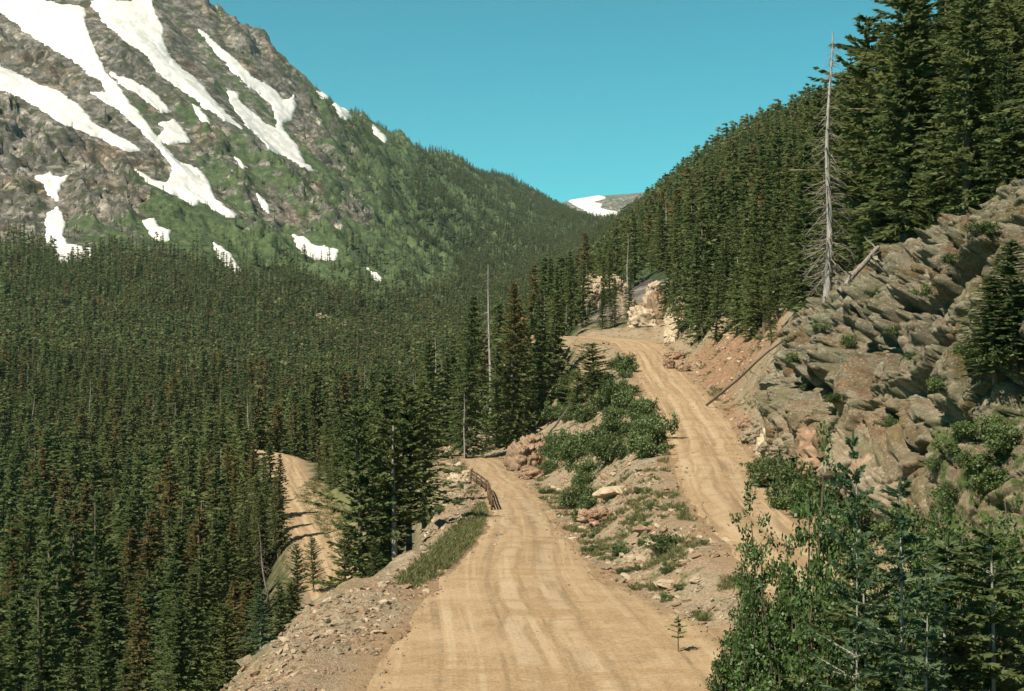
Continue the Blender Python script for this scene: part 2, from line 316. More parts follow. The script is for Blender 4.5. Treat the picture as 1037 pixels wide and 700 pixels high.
class NT:
    """small helper to write node materials"""
    def __init__(s, name):
        s.m = bpy.data.materials.new(name); s.m.use_nodes = True; s.t = s.m.node_tree; s.t.nodes.clear()
        s.out = s.t.nodes.new('ShaderNodeOutputMaterial'); s.b = s.t.nodes.new('ShaderNodeBsdfPrincipled')
        s.t.links.new(s.b.outputs[0], s.out.inputs[0]); s.b.inputs['Roughness'].default_value = .85; s.b.inputs['Specular IOR Level'].default_value = .2
    def n(s, t): return s.t.nodes.new(t)
    def l(s, a, b): s.t.links.new(a, b)
    def noise(s, scale, detail=4, rough=.55, vec=None, dist=0):
        n = s.n('ShaderNodeTexNoise'); n.inputs['Scale'].default_value = scale; n.inputs['Detail'].default_value = detail; n.inputs['Roughness'].default_value = rough; n.inputs['Distortion'].default_value = dist
        if vec is not None: s.l(vec, n.inputs['Vector'])
        return n.outputs[0]
    def pos(s, scale=(1, 1, 1), rot=(0, 0, 0)):
        g = s.n('ShaderNodeTexCoord'); m = s.n('ShaderNodeMapping'); m.inputs['Scale'].default_value = scale; m.inputs['Rotation'].default_value = rot
        s.l(g.outputs['Object'], m.inputs[0]); return m.outputs[0]
    def attr(s, name):
        a = s.n('ShaderNodeAttribute'); a.attribute_name = name; return a.outputs['Fac']
    def ramp(s, fac, stops):
        r = s.n('ShaderNodeValToRGB'); e = r.color_ramp.elements
        while len(e) < len(stops): e.new(.5)
        for el, (p, c) in zip(e, stops): el.position = p; el.color = (*c, 1) if len(c) == 3 else c
        s.l(fac, r.inputs[0]); return r.outputs[0]
    def mix(s, fac, a, b, mode='MIX'):
        m = s.n('ShaderNodeMix'); m.data_type = 'RGBA'; m.blend_type = mode
        for v, i in ((fac, 0), (a, 6), (b, 7)):
            if isinstance(v, (int, float)): m.inputs[i].default_value = v
            elif isinstance(v, tuple): m.inputs[i].default_value = (*v, 1)
            else: s.l(v, m.inputs[i])
        return m.outputs[2]
    def math(s, op, a, b=0.0, clamp=False):
        m = s.n('ShaderNodeMath'); m.operation = op; m.use_clamp = clamp
        for v, i in ((a, 0), (b, 1)):
            if isinstance(v, (int, float)): m.inputs[i].default_value = v
            else: s.l(v, m.inputs[i])
        return m.outputs[0]
    def step(s, v, lo, hi):
        m = s.n('ShaderNodeMapRange'); m.interpolation_type = 'SMOOTHSTEP'; m.inputs[1].default_value = lo; m.inputs[2].default_value = hi; s.l(v, m.inputs[0]); return m.outputs[0]
    def bump(s, h, strength=.5, dist=.1):
        b = s.n('ShaderNodeBump'); b.inputs['Strength'].default_value = strength; b.inputs['Distance'].default_value = dist; s.l(h, b.inputs['Height']); s.l(b.outputs[0], s.b.inputs['Normal'])
    def color(s, c):
        if isinstance(c, tuple): s.b.inputs['Base Color'].default_value = (*c, 1)
        else: s.l(c, s.b.inputs['Base Color'])
        return s.m

# ------------------------------------------------------------------ materials
def mat_ground():
    t = NT('ground'); p = t.pos()
    floor = t.ramp(t.noise(.7, 5, .6, p), [(.3, (.035, .045, .018)), (.5, (.07, .075, .03)), (.62, (.14, .115, .065)), (.75, (.2, .16, .1))])
    gravel = t.ramp(t.noise(3.2, 6, .7, p), [(.3, (.12, .09, .055)), (.48, (.225, .17, .105)), (.6, (.28, .22, .145)), (.75, (.38, .31, .225))])
    gravel = t.mix(t.step(t.noise(.35, 3, .5, p), .42, .62), gravel, (.225, .135, .075), 'MIX')
    gravel = t.mix(.45, gravel, t.ramp(t.noise(11, 3, .7, p), [(.35, (.10, .08, .055)), (.5, (.26, .21, .14)), (.68, (.46, .39, .29))]))
    weeds = t.step(t.noise(1.1, 5, .7, p), .53, .62)
    weedc = t.ramp(t.noise(6, 3, .6, p), [(.35, (.045, .06, .02)), (.65, (.13, .135, .05))])
    scree = t.mix(t.math('MULTIPLY', weeds, t.attr('weedy')), gravel, weedc)
    grass = t.ramp(t.noise(5, 4, .6, p), [(.3, (.07, .085, .025)), (.55, (.15, .15, .06)), (.75, (.25, .22, .12))])
    red = t.ramp(t.noise(2.2, 5, .65, p), [(.3, (.13, .07, .04)), (.55, (.25, .15, .085)), (.75, (.33, .235, .15))])
    dirt = t.ramp(t.noise(1.6, 6, .65, p), [(.3, (.19, .125, .064)), (.55, (.265, .18, .10)), (.75, (.31, .23, .14))])
    c = t.mix(t.attr('scree'), floor, scree); c = t.mix(t.attr('red'), c, red); c = t.mix(t.attr('grass'), c, grass); c = t.mix(t.attr('dirt'), c, dirt)
    h = t.math('ADD', t.noise(4, 6, .7, p), t.math('MULTIPLY', t.noise(16, 3, .6, p), .5)); t.bump(h, .75, .16)
    return t.color(c)
def mat_mountain():
    t = NT('mountain'); p = t.pos()
    ps = t.pos((1 / 12., 1 / 30., 1 / 30.), (0, 0, R(37)))
    rock = t.ramp(t.noise(1.0, 8, .75, ps), [(.3, (.068, .062, .054)), (.47, (.152, .142, .127)), (.6, (.21, .20, .182)), (.75, (.30, .29, .27))])
    rock = t.mix(t.step(t.noise(.013, 4, .6, p), .5, .66), rock, t.mix(.5, rock, (.20, .13, .08)))
    rock = t.mix(.8, rock, t.ramp(t.noise(.26, 8, .85, p), [(.34, (.22, .21, .2)), (.46, (.75, .75, .74)), (.54, (1.15, 1.13, 1.1)), (.66, (1.9, 1.85, 1.75))]), 'MULTIPLY')
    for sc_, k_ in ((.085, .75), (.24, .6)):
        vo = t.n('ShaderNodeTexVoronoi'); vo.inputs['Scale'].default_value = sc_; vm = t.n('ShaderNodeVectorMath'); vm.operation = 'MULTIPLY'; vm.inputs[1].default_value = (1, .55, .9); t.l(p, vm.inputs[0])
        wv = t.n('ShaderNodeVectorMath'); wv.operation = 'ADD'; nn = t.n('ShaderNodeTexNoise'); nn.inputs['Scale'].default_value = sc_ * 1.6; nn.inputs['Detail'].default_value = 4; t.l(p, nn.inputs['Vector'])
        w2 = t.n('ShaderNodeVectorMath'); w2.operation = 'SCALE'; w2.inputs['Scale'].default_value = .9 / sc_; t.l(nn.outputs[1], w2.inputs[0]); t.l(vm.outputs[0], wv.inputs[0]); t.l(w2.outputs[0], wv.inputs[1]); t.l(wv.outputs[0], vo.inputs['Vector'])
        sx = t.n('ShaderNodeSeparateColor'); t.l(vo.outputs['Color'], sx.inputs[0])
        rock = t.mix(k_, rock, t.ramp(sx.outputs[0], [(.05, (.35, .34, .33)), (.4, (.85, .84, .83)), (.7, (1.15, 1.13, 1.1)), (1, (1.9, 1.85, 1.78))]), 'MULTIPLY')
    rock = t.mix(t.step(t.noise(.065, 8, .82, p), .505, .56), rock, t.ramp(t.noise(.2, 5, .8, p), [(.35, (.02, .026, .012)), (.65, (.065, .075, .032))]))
    green = t.ramp(t.noise(.11, 8, .85, p), [(.34, (.02, .034, .018)), (.47, (.05, .076, .034)), (.57, (.09, .13, .046)), (.7, (.145, .18, .078))])
    nz = t.math('MULTIPLY', t.math('SUBTRACT', t.noise(.085, 7, .78, p), .5), 2.4)
    f = t.step(t.math('ADD', t.attr('green'), nz), .44, .54)
    t.bump(t.noise(.35, 7, .8, p), 1.0, 2.2)
    return t.color(t.mix(f, rock, green))
def mat_road():
    t = NT('dirt_road'); p = t.pos()
    uv = t.n('ShaderNodeUVMap'); uv.uv_map = 'across'
    mp = t.n('ShaderNodeMapping'); mp.inputs['Scale'].default_value = (1.9, .035, 1); t.l(uv.outputs[0], mp.inputs[0])
    rut = t.noise(1.0, 3, .55, mp.outputs[0], .25)
    base = t.ramp(t.noise(.8, 6, .65, p), [(.3, (.165, .10, .044)), (.52, (.26, .172, .086)), (.75, (.33, .238, .138))])
    sepu = t.n('ShaderNodeSeparateXYZ'); t.l(uv.outputs[0], sepu.inputs[0]); wob = t.math('MULTIPLY', t.math('SUBTRACT', t.noise(.09, 2, .5, p), .5), 2.2)
    tr = t.math('ABSOLUTE', t.math('SUBTRACT', t.math('ABSOLUTE', t.math('ADD', sepu.outputs[0], wob)), .8))
    track = t.step(tr, .42, .12); edge = t.math('MULTIPLY', t.step(tr, .30, .42), t.step(tr, .62, .48))
    fade = t.step(t.noise(.12, 3, .5, p), .38, .6)
    c = t.mix(t.math('MULTIPLY', t.step(rut, .52, .62), t.math('ADD', t.math('MULTIPLY', fade, .6), .4)), base, (.36, .28, .175)); c = t.mix(t.math('MULTIPLY', t.step(rut, .47, .38), t.math('ADD', t.math('MULTIPLY', fade, .5), .5)), c, (.105, .066, .028))
    c = t.mix(t.math('MULTIPLY', t.step(t.noise(.22, 4, .6, p), .5, .7), .6), c, (.38, .265, .155)); pn = t.step(t.noise(.5, 4, .6, p), .35, .6); c = t.mix(t.math('MULTIPLY', t.math('MULTIPLY', track, pn), .6), c, (.37, .29, .19)); c = t.mix(t.math('MULTIPLY', t.math('MULTIPLY', edge, pn), .6), c, (.13, .082, .036)); pw = t.pos((.35, 1.3, 1)); c = t.mix(t.math('MULTIPLY', t.step(t.noise(.5, 6, .65, pw), .53, .64), .75), c, (.20, .115, .042)); c = t.mix(t.math('MULTIPLY', t.step(t.noise(.9, 6, .75, p), .58, .66), .5), c, (.36, .29, .20))
    c = t.mix(.42, c, t.ramp(t.noise(9, 6, .8, p), [(.35, (.15, .105, .06)), (.62, (.40, .31, .2))]))
    t.bump(t.math('ADD', t.math('MULTIPLY', rut, .5), t.math('MULTIPLY', t.noise(12, 4, .7, p), .45)), .55, .12)
    return t.color(c)
def mat_cliff():
    t = NT('cliff_rock'); p = t.pos()
    pb = t.pos((1.0, 1.0, 1.9), (R(-14), R(24), 0))
    c = t.ramp(t.noise(.7, 4, .6, pb), [(.3, (.10, .082, .055)), (.5, (.178, .152, .108)), (.68, (.265, .235, .178))])
    c = t.mix(t.step(t.noise(.45, 4, .6, p), .52, .64), c, (.15, .142, .10))
    c = t.mix(t.math('MULTIPLY', t.step(t.noise(.4, 5, .7, p), .50, .60), .85), c, (.135, .078, .042))
    c = t.mix(t.attr('toe'), c, t.mix(.55, c, (.27, .18, .105)))
    c = t.mix(.9, c, t.mix(1.0, c, t.ramp(t.noise(4.5, 12, .85, pb), [(.3, (.25, .24, .22)), (.47, (.9, .9, .88)), (.56, (1.2, 1.18, 1.1)), (.7, (2.1, 2.0, 1.85))]), 'MULTIPLY'))
    c = t.mix(t.math('MULTIPLY', t.step(t.noise(11, 3, .6, p), .57, .66), .6), c, (.42, .39, .29))
    c = t.mix(t.math('MULTIPLY', t.attr('moss'), t.step(t.noise(1.6, 5, .7, p), .44, .54)), c, t.ramp(t.noise(7, 3, .6, p), [(.35, (.04, .065, .016)), (.65, (.12, .15, .045))]))
    t.bump(t.math('ADD', t.noise(3.5, 10, .8, pb), t.math('MULTIPLY', t.noise(14, 6, .8, pb), .35)), .9, .14)
    return t.color(c)
def mat_rock(name, stops, sc=3.0, moss=None):
    t = NT(name); p = t.pos(); oi = t.n('ShaderNodeObjectInfo')
    v = t.n('ShaderNodeVectorMath'); v.operation = 'ADD'; t.l(p, v.inputs[0]); t.l(oi.outputs['Location'], v.inputs[1])
    c = t.ramp(t.noise(sc, 7, .7, v.outputs[0]), stops)
    c = t.mix(t.math('MULTIPLY', oi.outputs['Random'], .4), c, (.19, .145, .095))
    t.bump(t.noise(sc * 3, 6, .7, v.outputs[0]), .6, .08)
    return t.color(c)
def mat_snow():
    t = NT('snow'); p = t.pos()
    c = t.ramp(t.noise(.05, 5, .6, p), [(.35, (.50, .485, .455)), (.6, (.60, .59, .57)), (.75, (.64, .63, .615))])
    pd = t.pos((1 / 9., 1 / 60., 1 / 60.), (0, 0, R(37))); c = t.mix(t.math('MULTIPLY', t.step(t.noise(1.0, 5, .7, pd), .52, .7), .35), c, (.40, .36, .31)); t.bump(t.noise(.06, 6, .7, p), .5, 3.0); t.b.inputs['Roughness'].default_value = .7
    return t.color(c)
def mat_needles(name, a, b, tipc=None, tipz=None):
    """needle foliage: colour varies from tree to tree and from spray to spray; rusty cones near the top when tipc is set"""
    t = NT(name); oi = t.n('ShaderNodeObjectInfo'); sp = t.attr('spray')
    lv = t.n('ShaderNodeVectorMath'); lv.operation = 'SCALE'; lv.inputs['Scale'].default_value = .022; t.l(oi.outputs['Location'], lv.inputs[0])
    c = t.mix(t.math('ADD', t.math('MULTIPLY', oi.outputs['Random'], .65), t.math('MULTIPLY', t.step(t.noise(1.0, 3, .6, lv.outputs[0]), .38, .62), .35)), a, b)
    c = t.mix(sp, t.mix(.4, c, (.02, .035, .012)), t.mix(.45, c, (.18, .20, .078)))
    if tipc:
        c = t.mix(t.math('MULTIPLY', t.step(t.attr('high'), .25, .85), t.step(t.attr('cone'), .42, .55)), c, tipc)
    t.b.inputs['Roughness'].default_value = .6; t.b.inputs['Specular IOR Level'].default_value = .2
    t.color(c); tr = t.n('ShaderNodeBsdfTranslucent'); t.l(c, tr.inputs[0]); ms = t.n('ShaderNodeMixShader'); ms.inputs[0].default_value = .48
    t.l(t.b.outputs[0], ms.inputs[1]); t.l(tr.outputs[0], ms.inputs[2]); t.l(ms.outputs[0], t.out.inputs[0]); return t.m
def mat_leaf(name, a, b):
    t = NT(name); sp = t.attr('spray'); c = t.mix(sp, a, b)
    t.color(c); t.b.inputs['Roughness'].default_value = .5; t.b.inputs['Specular IOR Level'].default_value = .35
    tr = t.n('ShaderNodeBsdfTranslucent'); t.l(c, tr.inputs[0]); ms = t.n('ShaderNodeMixShader'); ms.inputs[0].default_value = .25
    t.l(t.b.outputs[0], ms.inputs[1]); t.l(tr.outputs[0], ms.inputs[2]); t.l(ms.outputs[0], t.out.inputs[0]); return t.m
def mat_bark(name, stops, sc=(6, 6, 1.2)):
    t = NT(name); p = t.pos(sc); c = t.ramp(t.noise(2.0, 6, .7, p), stops); t.bump(t.noise(3, 5, .7, p), .8, .04); return t.color(c)

M = dict(
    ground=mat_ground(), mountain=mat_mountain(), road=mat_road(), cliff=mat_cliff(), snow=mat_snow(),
    stone=mat_rock('grey_stone', [(.3, (.085, .066, .042)), (.5, (.19, .152, .102)), (.7, (.31, .262, .195))]),
    pale=mat_rock('pale_stone', [(.3, (.24, .18, .115)), (.5, (.36, .28, .19)), (.7, (.46, .39, .29))], 1.5),
    redstone=mat_rock('red_stone', [(.3, (.10, .055, .033)), (.5, (.22, .135, .085)), (.7, (.36, .26, .18))], 2.0),
    green=mat_needles('spruce_needles', (.096, .152, .056), (.19, .21, .078)),
    rust=mat_needles('coned_spruce_needles', (.098, .14, .052), (.18, .192, .07), (.20, .12, .05)),
    olive=mat_needles('pine_needles', (.112, .158, .052), (.205, .215, .074)),
    blue=mat_needles('blue_spruce_needles', (.075, .15, .075), (.115, .19, .105)),
    bark=mat_bark('bark', [(.3, (.05, .035, .025)), (.55, (.13, .095, .07)), (.75, (.23, .18, .14))]),
    deadwood=mat_bark('dead_wood', [(.3, (.085, .068, .054)), (.5, (.175, .148, .125)), (.72, (.30, .265, .235))]),
    deadgrey=mat_bark('grey_dead_wood', [(.3, (.14, .12, .10)), (.5, (.27, .24, .215)), (.72, (.40, .37, .34))]),
    palebark=mat_bark('pale_bark', [(.3, (.17, .15, .115)), (.6, (.33, .31, .265)), (.78, (.2, .17, .13))], (14, 14, 5)),
    fencewood=mat_bark('fence_wood', [(.3, (.045, .028, .018)), (.55, (.10, .062, .04)), (.75, (.17, .115, .08))]),
    leaf=mat_leaf('shrub_leaves', (.025, .055, .014), (.085, .135, .035)),
    willow=mat_leaf('willow_leaves', (.03, .055, .016), (.10, .125, .04)),
    bush=mat_leaf('bank_shrub_leaves', (.05, .085, .026), (.13, .165, .055)),
    blade=mat_leaf('grass_blades', (.06, .08, .022), (.19, .18, .075)),
)

# ------------------------------------------------------------------ the ground: one grid, handed out to ground, valley, hillside and mountain
DETAIL = 1.0
cols = np.r_[np.arange(-490, -20, 22), np.arange(-20, 1058, 2.4 * DETAIL), np.arange(1060, 1500, 22)]
def lrows(a, b, st): return np.arange(math.log(a), math.log(b), st)
rowsL = np.r_[lrows(1.02, 28, .03), lrows(28, 62, .0026 * DETAIL), lrows(62, 205, .0034 * DETAIL), lrows(205, 850, .009), lrows(850, 3450, .0024 * DETAIL), lrows(3450, 8800, .02)]
rY = np.exp(rowsL); nr, ncol = len(rY), len(cols)
GX = (cols[None, :] - CX) / F * rY[:, None]; GY = np.repeat(rY[:, None], ncol, 1)
GZ = ground_z(GX, GY)
GPX, GPY = proj(GX, GY, GZ)
TOE_Y = [27, 36, 40, 45, 50, 55, 62, 70, 77, 97, 110, 128]; TOE_X = [12.0, 14.2, 14.3, 13.8, 13.2, 12.7, 12.95, 13.7, 15.0, 19.0, 24, 31]
CL_W = lambda y: np.interp(y, [36, 45, 55, 65, 75, 90, 128], [17, 17, 15, 14, 12, 10, 6])
_in = GX - np.interp(GY, TOE_Y, TOE_X); _w = CL_W(GY)
GZ = GZ - 4.0 * smooth(1.2, 3.5, _in) * smooth(_w - .8, _w - 3.0, _in) * smooth(29, 33, GY) * smooth(108, 98, GY)      # seat of the cliff
ge, grz = road_near(GX, GY); ge = ge.reshape(GX.shape)

# ground cover
SCREE = [(268, 668), (300, 622), (390, 590), (432, 560), (436, 470), (455, 445), (520, 440), (548, 440), (572, 470), (590, 330), (660, 335), (700, 330), (780, 300), (800, 420), (800, 470), (760, 480), (800, 720), (-0, 760)]
sd_s = poly_sd(GPX, GPY, [(200, 760), (268, 668), (300, 622), (390, 588), (425, 560), (430, 470), (450, 444), (520, 438), (548, 425), (575, 400), (588, 336), (640, 325), (700, 318), (780, 290), (830, 330), (800, 470), (790, 560), (1100, 560), (1100, 760)])
nearm = (GY < 215)
wob = (fbm(GX * .5, GY * .5, None, 51, 3) - .5) * 2
a_scree = np.where(nearm, smooth(-8, 6, sd_s + wob * 14), 0)
a_scree = np.maximum(a_scree, np.where(GX < -9, smooth(2.2, .4, ge + wob * 1.2), smooth(6.5, 1.5, ge + wob * 4)))
a_scree = np.where(GY < 28, .6, a_scree)
a_dirt = smooth(1.6, -.2, ge + wob * 1.6)
a_red = np.where(nearm, smooth(-6, 10, poly_sd(GPX, GPY, [(690, 360), (735, 330), (785, 305), (800, 330), (770, 360), (745, 400), (760, 470), (745, 440), (715, 395)]) + wob * 12), 0) * (1 - a_dirt)
a_grass = np.where(nearm, smooth(-3, 4, poly_sd(GPX, GPY, [(402, 590), (440, 556), (470, 528), (488, 512), (500, 514), (500, 540), (478, 552), (445, 580), (418, 596)]) + wob * 5), 0)
a_grass = np.maximum(a_grass, np.where((GY > 110) & nearm, .85 * smooth(-3, 4, poly_sd(GPX, GPY, [(296, 488), (318, 486), (356, 505), (362, 575), (345, 560)]) + wob * 5), 0)) * (1 - a_dirt)
a_weedy = np.where(GX > 3, 1.0, .45) * smooth(.5, 2.0, ge)
# mountain green: noise running down the fall line, weighted by where meadow, scrub and bare rock lie
ac = .8 * GX + .6 * GY; al = .6 * GX - .8 * GY
gn = fbm(ac / 45, al / 130, None, 61, 4) * .6 + fbm(GX / 17, GY / 22, None, 71, 3) * .4
lean = (GPY - 60) / 300. + (GPX - 150) / 700.
MEADOW = [(150, 205), (205, 205), (245, 232), (330, 245), (395, 232), (440, 260), (480, 290), (440, 320), (330, 300), (250, 290), (190, 262)]
mead = smooth(-14, 14, poly_sd(GPX, GPY, MEADOW))
a_green = .13 + (gn - .5) * 1.9 + .40 * np.clip(lean, -.4, .8) + .75 * mead
slopeg = smooth(-40, 10, poly_sd(GPX, GPY, [(330, 90), (610, 225), (610, 320), (420, 320), (440, 270), (390, 215), (350, 165)]))
a_green = a_green + slopeg * .5
for rp in ([(405, 258), (430, 258), (470, 285), (462, 293), (425, 275)], [(245, 190), (290, 205), (300, 228), (270, 228), (250, 205)], [(60, 150), (120, 165), (150, 200), (110, 225), (40, 200)], [(355, 195), (380, 225), (395, 255), (375, 245), (350, 215)]):
    a_green = a_green - .4 * smooth(-6, 6, poly_sd(GPX, GPY, rp))
a_green = np.where(GPX > 600, 1.0, a_green)
a_green = np.where(GY < 950, 1.0, a_green)
a_green = np.where(GY < 420, a_green - 1.1 * smooth(-4, 6, poly_sd(GPX, GPY, [(584, 356), (586, 292), (630, 284), (700, 280), (716, 356)])), a_green)

Vall = np.stack([GX.ravel(), GY.ravel(), GZ.ravel()], 1)
ii, jj = np.meshgrid(np.arange(nr - 1), np.arange(ncol - 1), indexing='ij')
fr = np.stack([ii * ncol + jj, ii * ncol + jj + 1, (ii + 1) * ncol + jj + 1, (ii + 1) * ncol + jj], -1).reshape(-1, 4)
fY = rY[ii].ravel(); fP = cols[jj].ravel()
AT = dict(scree=a_scree, dirt=a_dirt, red=a_red, grass=a_grass, weedy=a_weedy)
def terrain(name, mask, mat, at):
    f = fr[mask]; used, inv = np.unique(f.ravel(), return_inverse=True)
    me = mesh_np(name, Vall[used], inv.reshape(-1, 4), mat, {k: v.ravel()[used] for k, v in at.items()}, name != 'mountain')
    return tag(link(name, me), kind='structure')
terrain('ground', fY < 215, M['ground'], AT)
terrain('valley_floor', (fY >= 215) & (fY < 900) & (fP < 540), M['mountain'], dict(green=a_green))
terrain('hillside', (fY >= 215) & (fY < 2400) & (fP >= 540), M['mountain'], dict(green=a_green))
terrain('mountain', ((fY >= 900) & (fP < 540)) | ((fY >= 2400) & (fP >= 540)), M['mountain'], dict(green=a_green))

# distant peak closing the valley
def distant():
    px = np.arange(330, 1000, 2.0); crest = np.interp(px, [330, 480, 560, 580, 604, 640, 662, 700, 760, 1000], [300, 240, 207, 203, 199, 196.5, 194, 199, 215, 290])
    rows = np.linspace(0, 1, 60); V = []
    for r in rows:
        Y = 6000 + 1400 * r; X = (px - CX) / F * 7000
        z = (CY - crest) / F * 7000 * (1 - (1 - r) ** 1.5 * .75) if r <= 1 else 0
        z = z + (ridged(X / 160, np.full_like(X, Y) / 220, 91, 3) - .5) * 60 * (1 - r)
        V.append(np.stack([X, np.full_like(X, Y - 400), z], 1))
    V.append(np.stack([X, np.full_like(X, 8600.), np.full_like(X, 150.)], 1))
    V = np.array(V); n, m = V.shape[:2]; V = V.reshape(-1, 3)
    i, j = np.meshgrid(np.arange(n - 1), np.arange(m - 1), indexing='ij')
    f = np.stack([i * m + j, i * m + j + 1, (i + 1) * m + j + 1, (i + 1) * m + j], -1).reshape(-1, 4)
    P, Q = proj(V[:, 0], V[:, 1], V[:, 2])
    g = .25 + (fbm(V[:, 0] / 150, V[:, 1] / 300, None, 77, 3) - .5) * 1.2
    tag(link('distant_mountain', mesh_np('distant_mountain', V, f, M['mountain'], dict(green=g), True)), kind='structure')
    return V.reshape(n, m, 3), P.reshape(n, m), Q.reshape(n, m)
DV, DP, DQ = distant()

# ------------------------------------------------------------------ snow patches lying on the mountain
def largest_piece(f):
    lab = np.arange(f.max() + 1)
    while True:
        m = lab[f].min(1); old = lab.copy(); np.minimum.at(lab, f.ravel(), np.repeat(m, 4)); lab = lab[lab]
        if (lab == old).all(): break
    r = lab[f[:, 0]]; v, c = np.unique(r, return_counts=True); return f[r == v[c.argmax()]]
def snow_patch(label, poly, i):
    P = np.array(poly); x0, x1 = P[:, 0].min() - 6, P[:, 0].max() + 6; y0, y1 = P[:, 1].min() - 6, P[:, 1].max() + 6
    px = np.arange(x0, x1, 1.3); L = np.arange(math.log(900), math.log(2500), .0021); Y = np.exp(L)
    X = (px[None, :] - CX) / F * Y[:, None]; YY = np.repeat(Y[:, None], len(px), 1)
    z0 = base_z(X, YY); lo, mi, fi = rough(X, YY)
    zz = z0 + lo + mi + fi
    py = CY - zz / YY * F
    keep_r = ((py > y0) & (py < y1)).any(1)
    k = np.where(keep_r)[0]; k = np.arange(max(k.min() - 1, 0), min(k.max() + 2, len(Y)))
    X, YY, zz, py, z0, lo, mi, fi = [a[k] for a in (X, YY, zz, py, z0, lo, mi, fi)]
    PXX = np.repeat(px[None, :], len(k), 0)
    sd = poly_sd(PXX, py, poly) + (fbm(X / 11, YY / 16, None, 5 + i, 5, .72) - .5) * 7.5 + .6
    h = np.where(sd > 0, np.minimum(sd * .8, 1.3), np.maximum(sd * 2.6, -9))
    zs = z0 + lo + mi + fi * .8 + h + .5
    n, m = X.shape
    keep = (sd > -2.6).ravel() & (py.ravel() > y0 - 6) & (py.ravel() < y1 + 6)
    a, b = np.meshgrid(np.arange(n - 1), np.arange(m - 1), indexing='ij')
    f = np.stack([a * m + b, a * m + b + 1, (a + 1) * m + b + 1, (a + 1) * m + b], -1).reshape(-1, 4)
    f = f[keep[f].any(1)]
    f = largest_piece(f)
    u, inv = np.unique(f.ravel(), return_inverse=True)
    V = np.stack([X.ravel(), YY.ravel(), zs.ravel()], 1)[u]
    tag(link('snow_patch', mesh_np('snow_patch', V, inv.reshape(-1, 4), M['snow'], None, True)), label, 'snow patch', 'snow patches left on the mountain')
for i, (lb, po) in enumerate(SNOW): snow_patch(lb, po, i)
def far_snow():
    sd = poly_sd(DP, DQ, [(576, 203), (606, 198.5), (612, 200), (592, 204.5), (608, 207), (602, 210), (616, 214), (624, 215), (620, 223), (607, 219), (594, 212)])
    V = DV.copy(); V[..., 2] += np.clip(sd * 3, -14, 8) + 2; V[..., 1] -= 8
    n, m = sd.shape; keep = (sd > -2.5).ravel()
    a, b = np.meshgrid(np.arange(n - 2), np.arange(m - 1), indexing='ij')
    f = np.stack([a * m + b, a * m + b + 1, (a + 1) * m + b + 1, (a + 1) * m + b], -1).reshape(-1, 4); f = f[keep[f].any(1)]
    u, inv = np.unique(f.ravel(), return_inverse=True)
    tag(link('snow_patch', mesh_np('snow_patch', V.reshape(-1, 3)[u], inv.reshape(-1, 4), M['snow'], None, True)), 'white snow field on the distant peak closing the valley', 'snow patch', 'snow patches left on the mountain')
far_snow()

# ------------------------------------------------------------------ dirt roads
def road_ribbon(name, q, lift):
    T = np.gradient(q[:, :2], axis=0); T /= np.linalg.norm(T, axis=1)[:, None]; N = np.stack([T[:, 1], -T[:, 0]], 1)
    s = np.r_[0, np.cumsum(np.hypot(*np.diff(q[:, :2], axis=0).T))]; k = 31; a = np.linspace(-1, 1, k)
    w = q[:, 3:4] * (1 + .0 * a[None, :])
    ed = (vnoise(s / 2.3, s * 0 + 3, None, 9) - .5) * .7 + (fbm(s / .6, s * 0, None, 19, 2) - .5) * .5, (vnoise(s / 2.3, s * 0 + 8, None, 10) - .5) * .7 + (fbm(s / .6, s * 0 + 5, None, 29, 2) - .5) * .5
    off = a[None, :] * (w + .15) + np.where(a < 0, -ed[0][:, None], ed[1][:, None]) * np.abs(a)[None, :] ** 3
    X = q[:, 0:1] + N[:, 0:1] * off; Y = q[:, 1:2] + N[:, 1:2] * off
    _, rz = road_near(X, Y); Z = rz.reshape(X.shape)
    rut = (vnoise(off * 1.6 + 40, s[:, None] * .03 + off * 0, None, 15) - .5) * .13
    Z = Z + lift + rut * (1 - np.abs(a)[None, :] ** 4) - .07 * np.abs(a)[None, :] ** 6
    V = np.stack([X, Y, Z], -1).reshape(-1, 3); n = len(q)
    i, j = np.meshgrid(np.arange(n - 1), np.arange(k - 1), indexing='ij')
    f = np.stack([i * k + j, (i + 1) * k + j, (i + 1) * k + j + 1, i * k + j + 1], -1).reshape(-1, 4)
    me = mesh_np(name, V, f, M['road'], None, True); uv = me.uv_layers.new(name='across')
    U = np.stack([off, np.repeat(s[:, None], k, 1)], -1).reshape(-1, 2)
    idx = np.zeros(len(me.loops), np.int32); me.loops.foreach_get('vertex_index', idx); uv.data.foreach_set('uv', U[idx].astype(np.float32).ravel())
    if me.polygons[0].normal.z < 0: me.flip_normals()
    tag(link(name, me), kind='structure')
for k, (nme, q) in enumerate(ROADS.items()): road_ribbon(nme, q, .045 + .008 * k)

